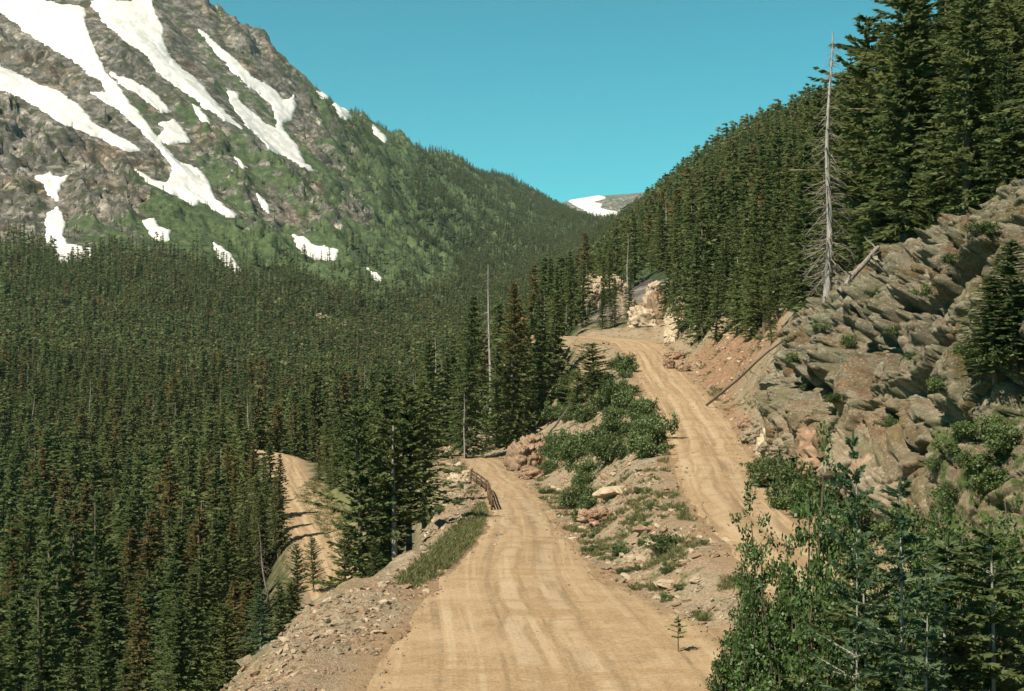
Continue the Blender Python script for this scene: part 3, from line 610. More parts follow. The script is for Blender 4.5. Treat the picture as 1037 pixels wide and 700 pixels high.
# ------------------------------------------------------------------ cliff on the right: layered rock with open cracks
def norm_(a): return a / np.linalg.norm(a, axis=1)[:, None]
def cliff():
    Ys = np.exp(np.arange(math.log(27), math.log(128), .0017)); na = 340
    toe_y, toe_x, wid = TOE_Y, TOE_X, CL_W(Ys)
    A = np.linspace(0, 1, na); P = np.zeros((len(Ys), na, 3))
    fx = np.linspace(0, 1, 200)
    for i, y in enumerate(Ys):
        tx = np.interp(y, toe_y, toe_x); xs = tx + fx * wid[i]; zs = base_z(xs, np.full_like(xs, y))
        s = np.r_[0, np.cumsum(np.hypot(np.diff(xs), np.diff(zs)))]; u = A * s[-1]
        P[i, :, 0] = np.interp(u, s, xs); P[i, :, 1] = y; P[i, :, 2] = np.interp(u, s, zs)
    du = np.gradient(P, axis=0); dv = np.gradient(P, axis=1); Nn = np.cross(du, dv); Nn /= np.linalg.norm(Nn, axis=2)[..., None]
    if Nn[..., 0].mean() > 0: Nn = -Nn
    # blur the normals so that blocks stay blocks
    p = P.reshape(-1, 3)
    ca, sa = math.cos(R(27)), math.sin(R(27))
    wx = (fbm(p[:, 0] * .3, p[:, 1] * .3, p[:, 2] * .3, 33, 3) - .5) * 2.2
    q = np.stack([p[:, 0] * ca + p[:, 2] * sa, p[:, 1] * .96 + p[:, 0] * .2, -p[:, 0] * sa + p[:, 2] * ca - .18 * p[:, 1]], 1) + wx[:, None] * np.array([1, .8, .5])
    def blocks(scale, seed, amp, tilt, crack):
        f1, f2, cell, v = voronoi(q / scale, seed)
        h = _h(cell[:, 0], cell[:, 1], cell[:, 2], seed + 50) - .5
        t1 = _h(cell[:, 0], cell[:, 1], cell[:, 2], seed + 51) - .5; t2 = _h(cell[:, 0], cell[:, 1], cell[:, 2], seed + 52) - .5; t3 = _h(cell[:, 0], cell[:, 1], cell[:, 2], seed + 53) - .5
        d = amp * h * 2 + tilt * (v[:, 0] * t1 + v[:, 1] * t2 + v[:, 2] * t3) * 2
        return d - crack * (1 - smooth(0, .13, f2 - f1)), h
    b1, h1 = blocks(np.array([3.6, 3.3, 2.9]), 3, .85, .8, 1.1)
    b2, h2 = blocks(np.array([1.45, 1.35, 1.15]), 7, .30, .34, .55)
    b3, h3 = blocks(np.array([.52, .48, .40]), 9, .10, .14, .2)
    d = b1 + b2 + b3 + (fbm(p[:, 0] * 2.2, p[:, 1] * 2.2, p[:, 2] * 2.2, 43, 3) - .5) * .25
    px, py = proj(p[:, 0], p[:, 1], p[:, 2])
    # deep pockets and overhung hollows
    for (cx, cy, rx, ry, dep) in ((862, 352, 14, 26, 2.2), (885, 340, 10, 16, 1.8), (835, 405, 18, 22, 2.0), (812, 385, 12, 12, 1.5), (762, 415, 7, 28, 1.2), (948, 393, 30, 7, 1.6), (925, 310, 14, 6, 1.3), (940, 345, 26, 8, 1.2), (902, 425, 8, 8, 1.4), (865, 470, 14, 40, 1.6), (765, 468, 14, 8, 1.8), (985, 255, 18, 8, 1.0), (895, 262, 12, 6, 1.2), (795, 352, 9, 10, 1.2)):
        w = np.exp(-(((px - cx) / rx) ** 2 + ((py - cy) / ry) ** 2) ** 1.5); d -= dep * w
    a = np.repeat(A[None], len(Ys), 0).ravel(); yy = p[:, 1]
    edge = np.minimum(np.minimum(smooth(0, .10, a), smooth(1, .62, a)), np.minimum(smooth(27, 31, yy), smooth(118, 98, yy)))
    d = (d + .9) * edge - .5 * (1 - edge); d = np.where(d > 0, d * (.15 + .85 * smooth(.01, .24, a)), d)
    DD = norm_(Nn.reshape(-1, 3) * .85 + np.array([-.3, -.22, -.16]))
    V = p + DD * (d * 1.15)[:, None]
    n = len(Ys); i, j = np.meshgrid(np.arange(n - 1), np.arange(na - 1), indexing='ij')
    f = np.stack([i * na + j, (i + 1) * na + j, (i + 1) * na + j + 1, i * na + j + 1], -1).reshape(-1, 4)
    toe = np.clip(smooth(.25, .02, a) * .7 + smooth(75, 105, yy) * .6, 0, 1)
    px, py = proj(V[:, 0], V[:, 1], V[:, 2])
    moss = np.maximum(smooth(-10, 20, poly_sd(px, py, [(930, 430), (1060, 395), (1060, 700), (920, 700), (940, 520)])), .3 * (h2 > .1))
    me = mesh_np('rock_cliff', V, f, M['cliff'], dict(toe=toe, moss=moss), False)
    if me.polygons[1000].normal.x > 0: me.flip_normals()
    tag(link('cliff', me), kind='structure')
    return V.reshape(n, na, 3)
CLV = cliff()
def cliff_hit(px, py):
    P, Q = proj(CLV[..., 0], CLV[..., 1], CLV[..., 2]); d = (P - px) ** 2 + (Q - py) ** 2
    k = np.where(d.ravel() < 12)[0]
    if len(k) == 0: k = [d.ravel().argmin()]
    v = CLV.reshape(-1, 3)[k]; return Vector(v[v[:, 1].argmin()])
# ------------------------------------------------------------------ plants: mesh builders
def merge(parts):
    """list of (V, F) with the same face size -> one (V, F)"""
    o = 0; Vs = []; Fs = []
    for v, f in parts: Vs.append(v); Fs.append(np.asarray(f) + o); o += len(v)
    return np.concatenate(Vs), np.concatenate(Fs)
def tube_np(path, rad, n=7, cap=True):
    path = np.asarray(path, float); rad = np.asarray(rad, float); m = len(path)
    T = np.gradient(path, axis=0); T /= np.linalg.norm(T, axis=1)[:, None] + 1e-9
    ref = np.where(np.abs(T[:, 2:3]) > .9, np.array([[1., 0, 0]]), np.array([[0, 0, 1.]]))
    A = np.cross(T, ref); A /= np.linalg.norm(A, axis=1)[:, None]; B = np.cross(T, A)
    th = np.arange(n) / n * 2 * np.pi
    V = path[:, None] + rad[:, None, None] * (np.cos(th)[None, :, None] * A[:, None] + np.sin(th)[None, :, None] * B[:, None])
    V = V.reshape(-1, 3); i, j = np.meshgrid(np.arange(m - 1), np.arange(n), indexing='ij'); j2 = (j + 1) % n
    f = np.stack([i * n + j, i * n + j2, (i + 1) * n + j2, (i + 1) * n + j], -1).reshape(-1, 4)
    return V, f
def kites(P, D, S, Ln, Wd, lift):
    """leaf or spray shaped quads: root P, direction D, side S, length, half width"""
    Ln = Ln[:, None]; Wd = Wd[:, None]; U = np.cross(D, S)
    V = np.stack([P, P + D * Ln * .5 + S * Wd + U * lift[:, None] * Ln, P + D * Ln, P + D * Ln * .45 - S * Wd - U * lift[:, None] * Ln * .6], 1)
    n = len(P); return V.reshape(-1, 3), np.arange(n * 4).reshape(n, 4)
def norm(a): return a / (np.linalg.norm(a, axis=-1, keepdims=True) + 1e-9)

def conifer(seed, H, Rr, nw, nb, ntw, kl, kw, zmin=.04, taper=.8, ragged=.35, droop=.25, rise=.1, gaps=.0, lean=0.0, trk=1.0):
    """needle tree: returns crown (V, F, attributes) and trunk (V, F)"""
    g = np.random.default_rng(seed)
    wl = (np.arange(nw) + g.random(nw) * .7) / nw
    t = zmin + (1 - zmin) * wl ** .92
    tb = np.repeat(t, nb); B = len(tb)
    lump = 1 + .35 * np.sin(tb * 17 + seed) * ragged + .25 * np.sin(tb * 41 + seed * 2.3) * ragged
    Lb = Rr * np.clip((1 - tb), .0, 1) ** taper * (1 - ragged + 2 * ragged * g.random(B) * .9) * lump * (.72 + .28 * smooth(zmin, zmin + .18, tb)) + .12 * Rr * (1 - tb * .6)
    az = np.tile(np.arange(nb) / nb * 2 * np.pi, nw) + np.repeat(g.random(nw) * 6.28, nb) + g.normal(0, .3, B)
    if gaps > 0:
        side = np.sin(az * 1.0 + tb * 9 + seed); drop = (side > 1 - gaps * 2) & (g.random(B) < .75); Lb = np.where(drop, Lb * .35, Lb)
    zb = tb * H + g.normal(0, .012 * H / max(nw / 12, 1), B)
    # twigs along every branch
    u = np.linspace(.12, 1.0, ntw)[None, :] + g.normal(0, .05, (B, ntw)); u = np.clip(u, .05, 1.05)
    rise_b = (rise + .35 * tb + g.normal(0, .08, B))[:, None]
    def pt(u_):
        r = Lb[:, None] * u_
        return np.stack([np.cos(az)[:, None] * r, np.sin(az)[:, None] * r, zb[:, None] + rise_b * r - droop * (1.2 - tb[:, None]) * r * u_], -1)
    P = pt(u)
    sgn = np.where(np.arange(ntw) % 2 == 0, 1, -1)[None, :] * np.ones((B, 1))
    fan = (.35 + .75 * (1 - u)) * sgn + g.normal(0, .28, (B, ntw)); fan[:, -1] = g.normal(0, .15, B)
    a2 = az[:, None] + fan
    D = np.stack([np.cos(a2), np.sin(a2), g.normal(-.12, .22, (B, ntw)) + .25 * tb[:, None]], -1).reshape(-1, 3); D = norm(D)
    P = P.reshape(-1, 3); N = len(P)
    S = norm(np.cross(D, np.array([0, 0, 1.])) + g.normal(0, .45, (N, 3))); S = norm(S - D * (S * D).sum(1)[:, None])
    ln = kl * (.6 + .7 * g.random(N)) * (.55 + .6 * np.repeat((1 - tb) ** .5, ntw)); wd = kw * (.7 + .6 * g.random(N)) * (.6 + .5 * np.repeat((1 - tb) ** .5, ntw))
    V, Fc = kites(P - D * ln[:, None] * .25, D, S, ln, wd, g.normal(0.06, .10, N))
    spray = np.repeat(np.clip(g.normal(.42, .25, N), 0, 1), 4); high = np.repeat(np.repeat(tb, ntw), 4); cone = np.repeat(g.random(N), 4)
    # leader
    tipV, tipF = kites(np.array([[0, 0, H * .965]] * 3), norm(np.array([[.03, 0, 1.], [-.02, .03, 1], [0, -.04, 1]])), norm(np.array([[1., 0, 0], [0, 1, 0], [.7, .7, 0]])), np.full(3, .055 * H), np.full(3, .006 * H + .01), np.zeros(3))
    V, Fc = merge([(V, Fc), (tipV, tipF)]); spray = np.r_[spray, np.full(12, .5)]; high = np.r_[high, np.ones(12)]; cone = np.r_[cone, np.ones(12)]
    # trunk and the limbs that carry the sprays
    zt = np.linspace(-.06, .97, 9); rt = (.0145 * H * (1 - zt) ** .8 + .003 * H) * trk
    tv = tube_np(np.stack([.01 * H * np.sin(zt * 4 + seed), .01 * H * np.cos(zt * 3 + seed) - .01 * H, zt * H], 1), rt, 7)
    limbs = []
    if ntw >= 6:
        k = g.choice(B, min(B, 90), replace=False); E = pt(np.array([[0., .5, .92]]))
        for b in k: limbs.append(tube_np(E[b], np.array([.012, .008, .003]) * (Lb[b] / Rr + .3) * Rr * 1.2, 3))
    if lean:
        V[:, 0] += lean * V[:, 2]
    return (V, Fc, dict(spray=spray, high=high, cone=cone)), merge([tv] + limbs)

def leafy(seed, Rx, Rz, nst, nleaf, ll, lw, tall=False):
    """broadleaf shrub of many stems carrying separate leaves"""
    g = np.random.default_rng(seed); stems = []; P = []; Ds = []
    for i in range(nst):
        a = g.random() * 6.28; out = Rx * math.sqrt(g.random()) * .95; h = Rz * (1 - .45 * (out / Rx) ** 2) * (.5 + .6 * g.random())
        b = np.array([math.cos(a) * out * .25, math.sin(a) * out * .25, -.1 * Rz]); e = np.array([math.cos(a) * out, math.sin(a) * out, h])
        s = np.linspace(0, 1, 6)[:, None]; path = b + (e - b) * s; path[:, 2] = b[2] + (e[2] - b[2]) * s[:, 0] ** .8; path[:, :2] += g.normal(0, .03 * Rx, (6, 2)) * s
        stems.append(tube_np(path, np.linspace(.022, .004, 6) * Rz * .6, 4))
        m = nleaf // nst; u = g.random(m) ** .6 * .85 + .2
        q = b + (e - b) * u[:, None]; q[:, 2] = b[2] + (e[2] - b[2]) * u ** .8
        kc = max(m // 40, 1); ci_ = g.integers(0, kc, m); cl = g.normal(0, 1, (kc, 3))[ci_]; u = (g.random(kc) ** .6 * .85 + .2)[ci_]; q = b + (e - b) * u[:, None]; q[:, 2] = b[2] + (e[2] - b[2]) * u ** .8
        q = q + cl * np.array([.14, .14, .07]) * np.array([Rx, Rx, Rz]) * (.45 + .6 * u[:, None]) + g.normal(0, .085 * Rx, (m, 3)) * np.array([1, 1, .75])
        P.append(q)
    P = np.concatenate(P); P = P[P[:, 2] > -.02 * Rz]; N = len(P)
    D = norm(g.normal(0, 1, (N, 3)) + np.array([0, 0, .25]) + .5 * norm(P * np.array([1, 1, .3]))); S = norm(np.cross(D, g.normal(0, .6, (N, 3)) + np.array([0, 0, 1.])))
    V, Fc = kites(P, D, S, ll * (.6 + .8 * g.random(N)), lw * (.6 + .7 * g.random(N)), g.normal(0, .12, N))
    return (V, Fc, dict(spray=np.repeat(g.random(N), 4))), merge(stems)

def snag(seed, H, r, nbr, blen, bend=.0, forks=True):
    """bare dead tree: tapered trunk, broken drooping branches"""
    g = np.random.default_rng(seed); z = np.linspace(-.04, 1, 14)
    cx = bend * H * z ** 2 + .008 * H * np.sin(z * 9 + seed); cy = .006 * H * np.cos(z * 7 + seed)
    path = np.stack([cx, cy, z * H], 1); tr = tube_np(path, r * (1 - .86 * np.clip(z, 0, 1) ** .9), 8)
    br = []
    for i in range(nbr):
        t = .06 + .9 * g.random() ** .9; a = g.random() * 6.28; L = blen * (1.05 - t) ** .6 * (.35 + .75 * g.random())
        b = np.array([np.interp(t, z, cx), np.interp(t, z, cy), t * H]); dz = g.normal(-.25, .3)
        s = np.linspace(0, 1, 5)[:, None]; d = np.array([math.cos(a), math.sin(a), dz])
        p = b + d * L * s + np.array([0, 0, -.28 * L]) * s ** 2 + g.normal(0, .03 * L, (5, 3)) * s
        rb = max(.012 * H * .16, r * .16) * (1 - t * .6); br.append(tube_np(p, np.linspace(rb, rb * .25, 5), 4))
        if forks and L > .45 * blen:
            for _ in range(3):
                k = g.integers(1, 4); d2 = norm(d + g.normal(0, .6, 3)); q = p[k] + d2 * (L * .35 * np.linspace(0, 1, 3)[:, None]); br.append(tube_np(q, np.linspace(rb * .5, rb * .2, 3), 3))
    return tr, merge(br)

def low_mesh(name, seed, H, Rr, nw, nb, ntw, kl, kw, mat, **k):
    (V, Fc, A), (tv, tf) = conifer(seed, H, Rr, nw, nb, ntw, kl, kw, **k)
    VV, FF = merge([(V, Fc), (tv, tf)]); n = len(tv)
    A = {a: np.r_[b, np.zeros(n)] for a, b in A.items()}
    return mesh_np(name, VV, FF, [mat, M['bark']], A, False, np.r_[np.zeros(len(Fc)), np.ones(len(tf))])

# prototypes for trees that are objects of their own: (crown mesh, trunk mesh, height)
def proto(name, mat, seed, H, Rr, nw, nb, ntw, kl, kw, barkm='bark', **k):
    (V, Fc, A), (tv, tf) = conifer(seed, H, Rr, nw, nb, ntw, kl, kw, **k)
    return mesh_np(name + '_crown', V, Fc, mat, A), mesh_np(name + '_trunk', tv, tf, M[barkm], None, True), H
HI = {'green': [], 'rust': [], 'olive': []}; MID = {'green': [], 'rust': [], 'olive': []}
for kind in ('green', 'rust'):
    for s in range(5):
        HI[kind].append(proto('spruce', M[kind], 100 + s + (50 if kind == 'rust' else 0), 12, 1.75 + .18 * s, 38 + 2 * s, 7, 26, .40, .058, gaps=.08 * (s % 3), ragged=.32 + .05 * (s % 3), taper=.72 + .06 * (s % 3)))
        MID[kind].append(proto('spruce', M[kind], 200 + s + (50 if kind == 'rust' else 0), 12, 1.6 + .17 * s, 28, 6, 10, .62, .12, gaps=.08 * (s % 3), ragged=.34, taper=.75))
for s in range(4):
    HI['olive'].append(proto('pine', M['olive'], 300 + s, 11, 2.5 + .2 * s, 26, 6, 34, .45, .07, zmin=.16, ragged=.55, taper=.5, gaps=.2, droop=.05, rise=.15))
    MID['olive'].append(proto('pine', M['olive'], 350 + s, 11, 2.3 + .2 * s, 20, 6, 14, .65, .14, zmin=.16, ragged=.55, taper=.55, gaps=.2, droop=.05, rise=.15))

HI['bare'] = [proto('pine', M['olive'], 370 + s, 11, 2.3 + .2 * s, 20, 6, 34, .45, .075, zmin=.36, ragged=.6, taper=.5, gaps=.25, droop=.05, rise=.15, trk=1.2) for s in range(3)]
for bp in HI['bare']: bp[1].materials[0] = M['deadgrey']
def put_tree(P, h, kind='green', hi=True, name='spruce_tree', lean=0.0):
    cr, tr, H = random.choice((HI if hi else MID)[kind]); s = h / H
    e = empty(name, P, random.random() * 6.28); e.scale = (s * random.uniform(.88, 1.12), s * random.uniform(.88, 1.12), s)
    e.rotation_euler = (random.gauss(0, .02), lean + random.gauss(0, .02), random.random() * 6.28)
    link('crown', cr, e); link('trunk', tr, e)
    return e

def scatter(name, P, scale, rot, idx, protos):
    """countless small things: one object whose points carry instances of the given meshes"""
    c = bpy.data.collections.new(name + '_kinds')
    for i, me in enumerate(protos):
        c.objects.link(bpy.data.objects.new('%s_kind_%02d' % (name, i), me))
    me = bpy.data.meshes.new(name); me.vertices.add(len(P)); me.vertices.foreach_set('co', np.asarray(P, np.float32).ravel())
    a = me.attributes.new('size', 'FLOAT_VECTOR', 'POINT'); a.data.foreach_set('vector', np.asarray(scale, np.float32).ravel())
    a = me.attributes.new('turn', 'FLOAT_VECTOR', 'POINT'); a.data.foreach_set('vector', np.asarray(rot, np.float32).ravel())
    a = me.attributes.new('which', 'INT', 'POINT'); a.data.foreach_set('value', np.asarray(idx, np.int32))
    me.update(); o = link(name, me)
    g = bpy.data.node_groups.new(name, 'GeometryNodeTree')
    g.interface.new_socket('Geometry', in_out='INPUT', socket_type='NodeSocketGeometry'); g.interface.new_socket('Geometry', in_out='OUTPUT', socket_type='NodeSocketGeometry')
    n = g.nodes.new; gi = n('NodeGroupInput'); go = n('NodeGroupOutput'); ip = n('GeometryNodeInstanceOnPoints'); ci = n('GeometryNodeCollectionInfo')
    ci.inputs['Collection'].default_value = c; ci.inputs['Separate Children'].default_value = True; ci.inputs['Reset Children'].default_value = True
    def na(nm, ty):
        x = n('GeometryNodeInputNamedAttribute'); x.data_type = ty; x.inputs[0].default_value = nm; return x.outputs['Attribute']
    L = g.links.new
    L(gi.outputs[0], ip.inputs['Points']); L(ci.outputs[0], ip.inputs['Instance']); ip.inputs['Pick Instance'].default_value = True
    L(na('which', 'INT'), ip.inputs['Instance Index']); L(na('turn', 'FLOAT_VECTOR'), ip.inputs['Rotation']); L(na('size', 'FLOAT_VECTOR'), ip.inputs['Scale'])
    L(ip.outputs[0], go.inputs[0])
    md = o.modifiers.new('scatter', 'NODES'); md.node_group = g
    return tag(o, kind='stuff')

# ------------------------------------------------------------------ where the forest stands
def forest_ok(X, Y, Z, px, py):
    """chance of a tree at each place"""
    e, _ = road_near(X, Y)
    d = np.zeros(len(X))
    edge = np.interp(Y, [30, 37, 45, 53, 62, 75, 97, 125, 140, 152, 160], [-9.6, -9.4, -8.6, -7.8, -7.6, -7.4, -8.8, -11, -13, -13.5, -4.5])
    d = np.where((Y < 160) & (X < edge), 1., d)
    right = np.interp(Y, [30, 55, 75, 97, 125, 150, 165, 205], [60, 27, 21.5, 26.5, 26, 25, 24, 24])
    d = np.where((Y < 205) & (X > right), 1., d)
    d = np.where((Y >= 160) & (Y < 240) & (X < 24) & (px < 566), 1., d)
    d = np.where((Y >= 205) & (px >= 555), 1., d)
    d = np.where(Y >= 240, 1., d)
    d = np.where(e < 1.6, 0, d)
    # sight line to the far road and its grassy bank
    d = np.where((Y < 128) & (px > 244) & (px < 352), np.where(py < 700, 0, d), d)
    d = np.where((Y < 215) & (poly_sd(px, py, [(258, 475), (262, 452), (300, 452), (312, 482), (352, 515), (352, 580), (300, 560)]) > -3), 0, d)
    # openings: rock outcrops behind the upper road, meadow and bare rock on the mountain
    d = np.where((Y > 200) & (Y < 330) & ((poly_sd(px, py, [(584, 352), (584, 285), (628, 280), (700, 272), (712, 350)]) > 0)), .05, d)
    d = np.where((Y > 240) & (Y < 900) & (poly_sd(px, py, [(312, 322), (345, 318), (350, 338), (318, 340)]) > 0), .1, d)
    gap = smooth(.24, .40, fbm(X / 15 + 3, Y / 22, None, 131, 3)); d = d * np.where(Y > 120, .25 + .75 * gap, 1)
    d = np.where((px > 600) & (Y > 230), d * .72, d)
    m = Y >= 760
    tl = np.interp(px, [-100, 0, 60, 130, 200, 260, 300, 340, 400, 430, 470, 500, 560], [262, 262, 268, 256, 270, 284, 292, 300, 308, 300, 280, 262, 250])
    inforest = smooth(-16, 6, py - tl + (fbm(px / 22, py / 22, None, 14, 2) - .5) * 26)
    ridge = smooth(-14, 10, poly_sd(px, py, [(318, 60), (345, 95), (400, 130), (480, 165), (610, 215), (640, 260), (560, 330), (430, 330), (470, 285), (455, 262), (425, 250), (395, 215), (352, 160)]) + (fbm(px / 16, py / 16, None, 18, 2) - .5) * 26)
    scrub = .16 * smooth(120, 240, py) + .02
    md = np.maximum(np.maximum(inforest, ridge), scrub)
    d = np.where(m & (px < 560), d * md, d)
    for _, po in SNOW:
        q = np.array(po); b = m & (px > q[:, 0].min() - 3) & (px < q[:, 0].max() + 3) & (py > q[:, 1].min() - 3) & (py < q[:, 1].max() + 3)
        if b.any():
            k = np.where(b)[0]; d[k[poly_sd(px[k], py[k], po) > -2.5]] = 0
    d = np.where(m & (poly_sd(px, py, [(790, 118), (800, 100), (838, 92), (845, 130), (815, 150)]) > 0) , .35, d)
    return d
def visible(X, Y, Ztop, margin=0.0):
    """is a point above the land between it and the camera"""
    ok = np.ones(len(X), bool)
    v = Ztop / Y
    for f in np.linspace(.06, .97, 46):
        yy = Y * f; ok &= base_z(X * f, yy) / np.maximum(yy, 1) < v + margin
    return ok
def sample(y0, y1, area, pxa=-70, pxb=1110):
    n = int((pxb - pxa) / F * (y1 ** 2 - y0 ** 2) / 2 / area)
    Y = np.sqrt(rng.random(n) * (y1 ** 2 - y0 ** 2) + y0 ** 2); px = pxa + rng.random(n) * (pxb - pxa); X = (px - CX) / F * Y
    # even out: drop one of every pair that crowds
    Z = ground_z(X, Y); _, py = proj(X, Y, Z); d = forest_ok(X, Y, Z, px, py); k = rng.random(n) < d
    return X[k], Y[k], Z[k], px[k], py[k]
def thin(X, Y, r):
    """keep trees at least r apart"""
    grid = {}; keep = []
    for i in range(len(X)):
        c = (int(X[i] // r), int(Y[i] // r)); ok = True
        for a in (-1, 0, 1):
            for b in (-1, 0, 1):
                for j in grid.get((c[0] + a, c[1] + b), ()):
                    if (X[i] - X[j]) ** 2 + (Y[i] - Y[j]) ** 2 < r * r: ok = False
        if ok: grid.setdefault(c, []).append(i); keep.append(i)
    return np.array(keep)

FX = []
for y0, y1, ar, sp in ((31, 240, 4.5, 2.3), (240, 520, 7.0, 2.5), (520, 1000, 11, 2.9), (1000, 2000, 22, 0), (2000, 3450, 40, 0)):
    X, Y, Z, px, py = sample(y0, y1, ar)
    if sp: k = thin(X, Y, sp); X, Y, Z, px, py = X[k], Y[k], Z[k], px[k], py[k]
    n = len(X); h = rng.normal(11.2, 3.0, n) * np.where(rng.random(n) < .18, .6, 1) * (.8 + .4 * fbm(X / 40, Y / 40, None, 81, 2)); h = np.clip(h, 5, 18)
    h = np.where(Y < 70, h * .82, h)
    if y0 >= 1000:
        tree_line = smooth(150, 260, py); h = np.where((px < 560) & (py < 250) & (px < 420), h * .55, h * .95)
    # the canopy steps down towards the camera, and nothing tall stands before the far road
    cap = np.interp(Y, [30, 60, 90, 130, 200, 260], [600, 575, 535, 490, 415, 330]) + rng.normal(0, 14, n)
    cap = np.where((px > 236) & (px < 362) & (Y < 128), np.maximum(cap, 588), cap)
    hm = (CY - cap) / F * Y - Z; sel = (px < 430) & (Y < 260)
    h = np.where(sel, np.minimum(h, hm), h); h = np.where(h < 3.2, -50, h)
    k = visible(X, Y, Z + h) & (h > 0)
    FX.append(np.stack([X, Y, Z, h, px, py], 1)[k])
FX = np.concatenate(FX)

# heroes: trees one can point out in the photograph  (px base, distance, px of top, kind, label)
HERO = [
 (283, 131, 460, 'rust', 'tall dark conifer standing alone against the far lower road, its shadow on the dirt', 0, 1.0),
 (366, 66, 412, 'olive', 'leftmost of the big dark conifers clustered beside the grassy berm', 0, 1.2),
 (386, 69, 374, 'green', 'tallest of the big dark conifers clustered beside the grassy berm', 0, 1.2),
 (414, 70, 392, 'bare', 'right big conifer with bare lower trunk clustered beside the grassy berm', 0, 1.2),
 (397, 66, 425, 'bare', 'conifer with bare trunk showing in the middle of the clump by the berm', 0, 1.2),
 (380, 60, 545, 'olive', 'shorter bushy conifer in front of the clump beside the grassy berm', 0, 1.2),
 (432, 88, 385, 'green', 'slender conifer just behind the clump beside the grassy berm', 0, 1.4),
 (352, 60, 540, 'olive', 'bushy conifer at the left foot of the clump above the far road', 0, 1.1),
 (158, 88, 522, 'rust', 'rust topped conifer in the lower left forest, left of its rusty neighbour', 0, 1.1),
 (203, 90, 516, 'rust', 'rust topped conifer in the lower left forest, right of its rusty neighbour', 0, 1.1),
 (105, 84, 500, 'green', 'very tall dark conifer rising over the lower left corner of the forest', 0, 1.0),
 (45, 78, 520, 'green', 'big dark conifer close to the left edge of the picture', 0, 1.1),
 (264, 45, 596, 'blue', 'small bluish spruce at the edge of the gravel shoulder, lower left', 0, 1.2),
 (230, 50, 612, 'olive', 'low bushy conifer beside the small bluish spruce at lower left', 0, 1.4),
 (318, 110, 545, 'olive', 'small bright conifer in front of the far lower road', 0, 1.1),
 (300, 104, 552, 'olive', 'smallest bright conifer left of another before the far lower road', 0, 1.1),
 (600, 150, 348, 'olive', 'broad low conifer on the bank just below the upper road bend', 0, 2.6),
 (585, 140, 380, 'olive', 'wide bushy conifer on the bank left of the rubble below the upper road', 0, 2.2),
 (610, 205, 288, 'green', 'dark slim conifer at the edge of the upper road bend, left of a pair', 0, 1.0),
 (622, 207, 282, 'green', 'dark slim conifer at the edge of the upper road bend, right of a pair', 0, 1.0),
 (637, 212, 275, 'green', 'dark conifer above the shaded hollow behind the upper road', 0, 1.1),
 (781, 118, 268, 'green', 'slim dark conifer leaning over the reddish dirt bank', 0, .8),
 (765, 140, 250, 'green', 'dense dark conifer at the top of the reddish dirt bank', 0, 1.3),
 (735, 165, 240, 'green', 'full dark conifer above the upper road, left of the reddish bank', 0, 1.4),
 (712, 175, 255, 'green', 'full dark conifer above the pinkish rock spike beside the upper road', 0, 1.4),
 (885, 84, 20, 'olive', 'tall pine at the cliff top reaching into the sky right of the dead snag', 0, 1.5),
 (930, 78, -40, 'olive', 'huge dark pine at the cliff top near the upper right corner', 0, 1.6),
 (985, 74, -60, 'green', 'huge dark conifer at the cliff top by the right edge of the picture', 0, 1.5),
 (905, 95, 30, 'green', 'tall dark conifer half hidden behind the cliff top pines', 0, 1.5),
 (955, 92, -20, 'green', 'tall dense conifer between the two huge ones at the cliff top', 0, 1.5),
 (868, 98, 95, 'green', 'dark conifer close behind the tall dead snag on the cliff top', 0, 1.4),
 (1030, 70, -60, 'green', 'huge dark conifer leaning in from beyond the right edge', 0, 1.5),
 (470, 152, 300, 'green', 'tall conifer behind the end of the lower road, leftmost of three', 0, 1.2),
 (520, 156, 285, 'rust', 'tall rusty conifer behind the end of the lower road, middle of three', 0, 1.2),
 (550, 160, 292, 'green', 'tall conifer behind the end of the lower road, rightmost of three', 0, 1.2),
]
n_hero = 0
blue_hi = proto('blue_spruce', M['blue'], 400, 3.0, .85, 16, 7, 44, .15, .018, 'palebark', ragged=.3, droop=.1)
for px, Y, ptop, kind, label, lean, wide in HERO:
    P = at(px, Y); h = (CY - ptop) / F * Y - P.z
    if kind == 'blue': e = empty('spruce_tree', P, 1.0); s = h / 3.0; e.scale = (s, s, s); link('crown', blue_hi[0], e); link('trunk', blue_hi[1], e)
    else:
        e = put_tree(P, h, kind, True, 'pine_tree' if kind in ('olive', 'bare') else 'spruce_tree')
        w = wide * min(1.0, 12 / h if h > 12 else 1.0) if h > 14 else wide * .8
        e.scale = (e.scale[0] * w, e.scale[1] * w, e.scale[2])
    tag(e, label, 'conifer', 'conifers one can tell apart'); n_hero += 1
hero_xy = np.array([[(a[0] - CX) / F * a[1], a[1]] for a in HERO])
dh = np.min(np.hypot(FX[:, 0:1] - hero_xy[None, :, 0], FX[:, 1:2] - hero_xy[None, :, 1]), 1)
FX = FX[dh > 1.8]

# the 300 that show largest become objects: paint their outlines front to back and count what shows
near = np.where(FX[:, 1] < 520)[0]; near = near[np.argsort(FX[near, 1])]
cov = np.zeros((350, 520), bool); shown = np.zeros(len(FX))
for px, Y, ptop, *_ in sorted(HERO, key=lambda a: a[1]):
    pass
for i in near:
    x, y, z, h, px, py = FX[i]; hp = h / y * F; wp = max(.16 * h / y * F, 1); n = 0
    for r in range(max(0, int((py - hp) / 2)), min(350, int(py / 2))):
        w = wp * ((r * 2 - (py - hp)) / hp) * .9 + .5; a = max(0, int((px - w) / 2)); b = min(519, int((px + w) / 2) + 1)
        if b > a: seg = cov[r, a:b]; n += (~seg).sum(); seg[:] = True
    shown[i] = n
order = np.argsort(-shown); N_IND = 298 - n_hero
ind = order[:N_IND]; rest = np.setdiff1d(np.arange(len(FX)), ind)

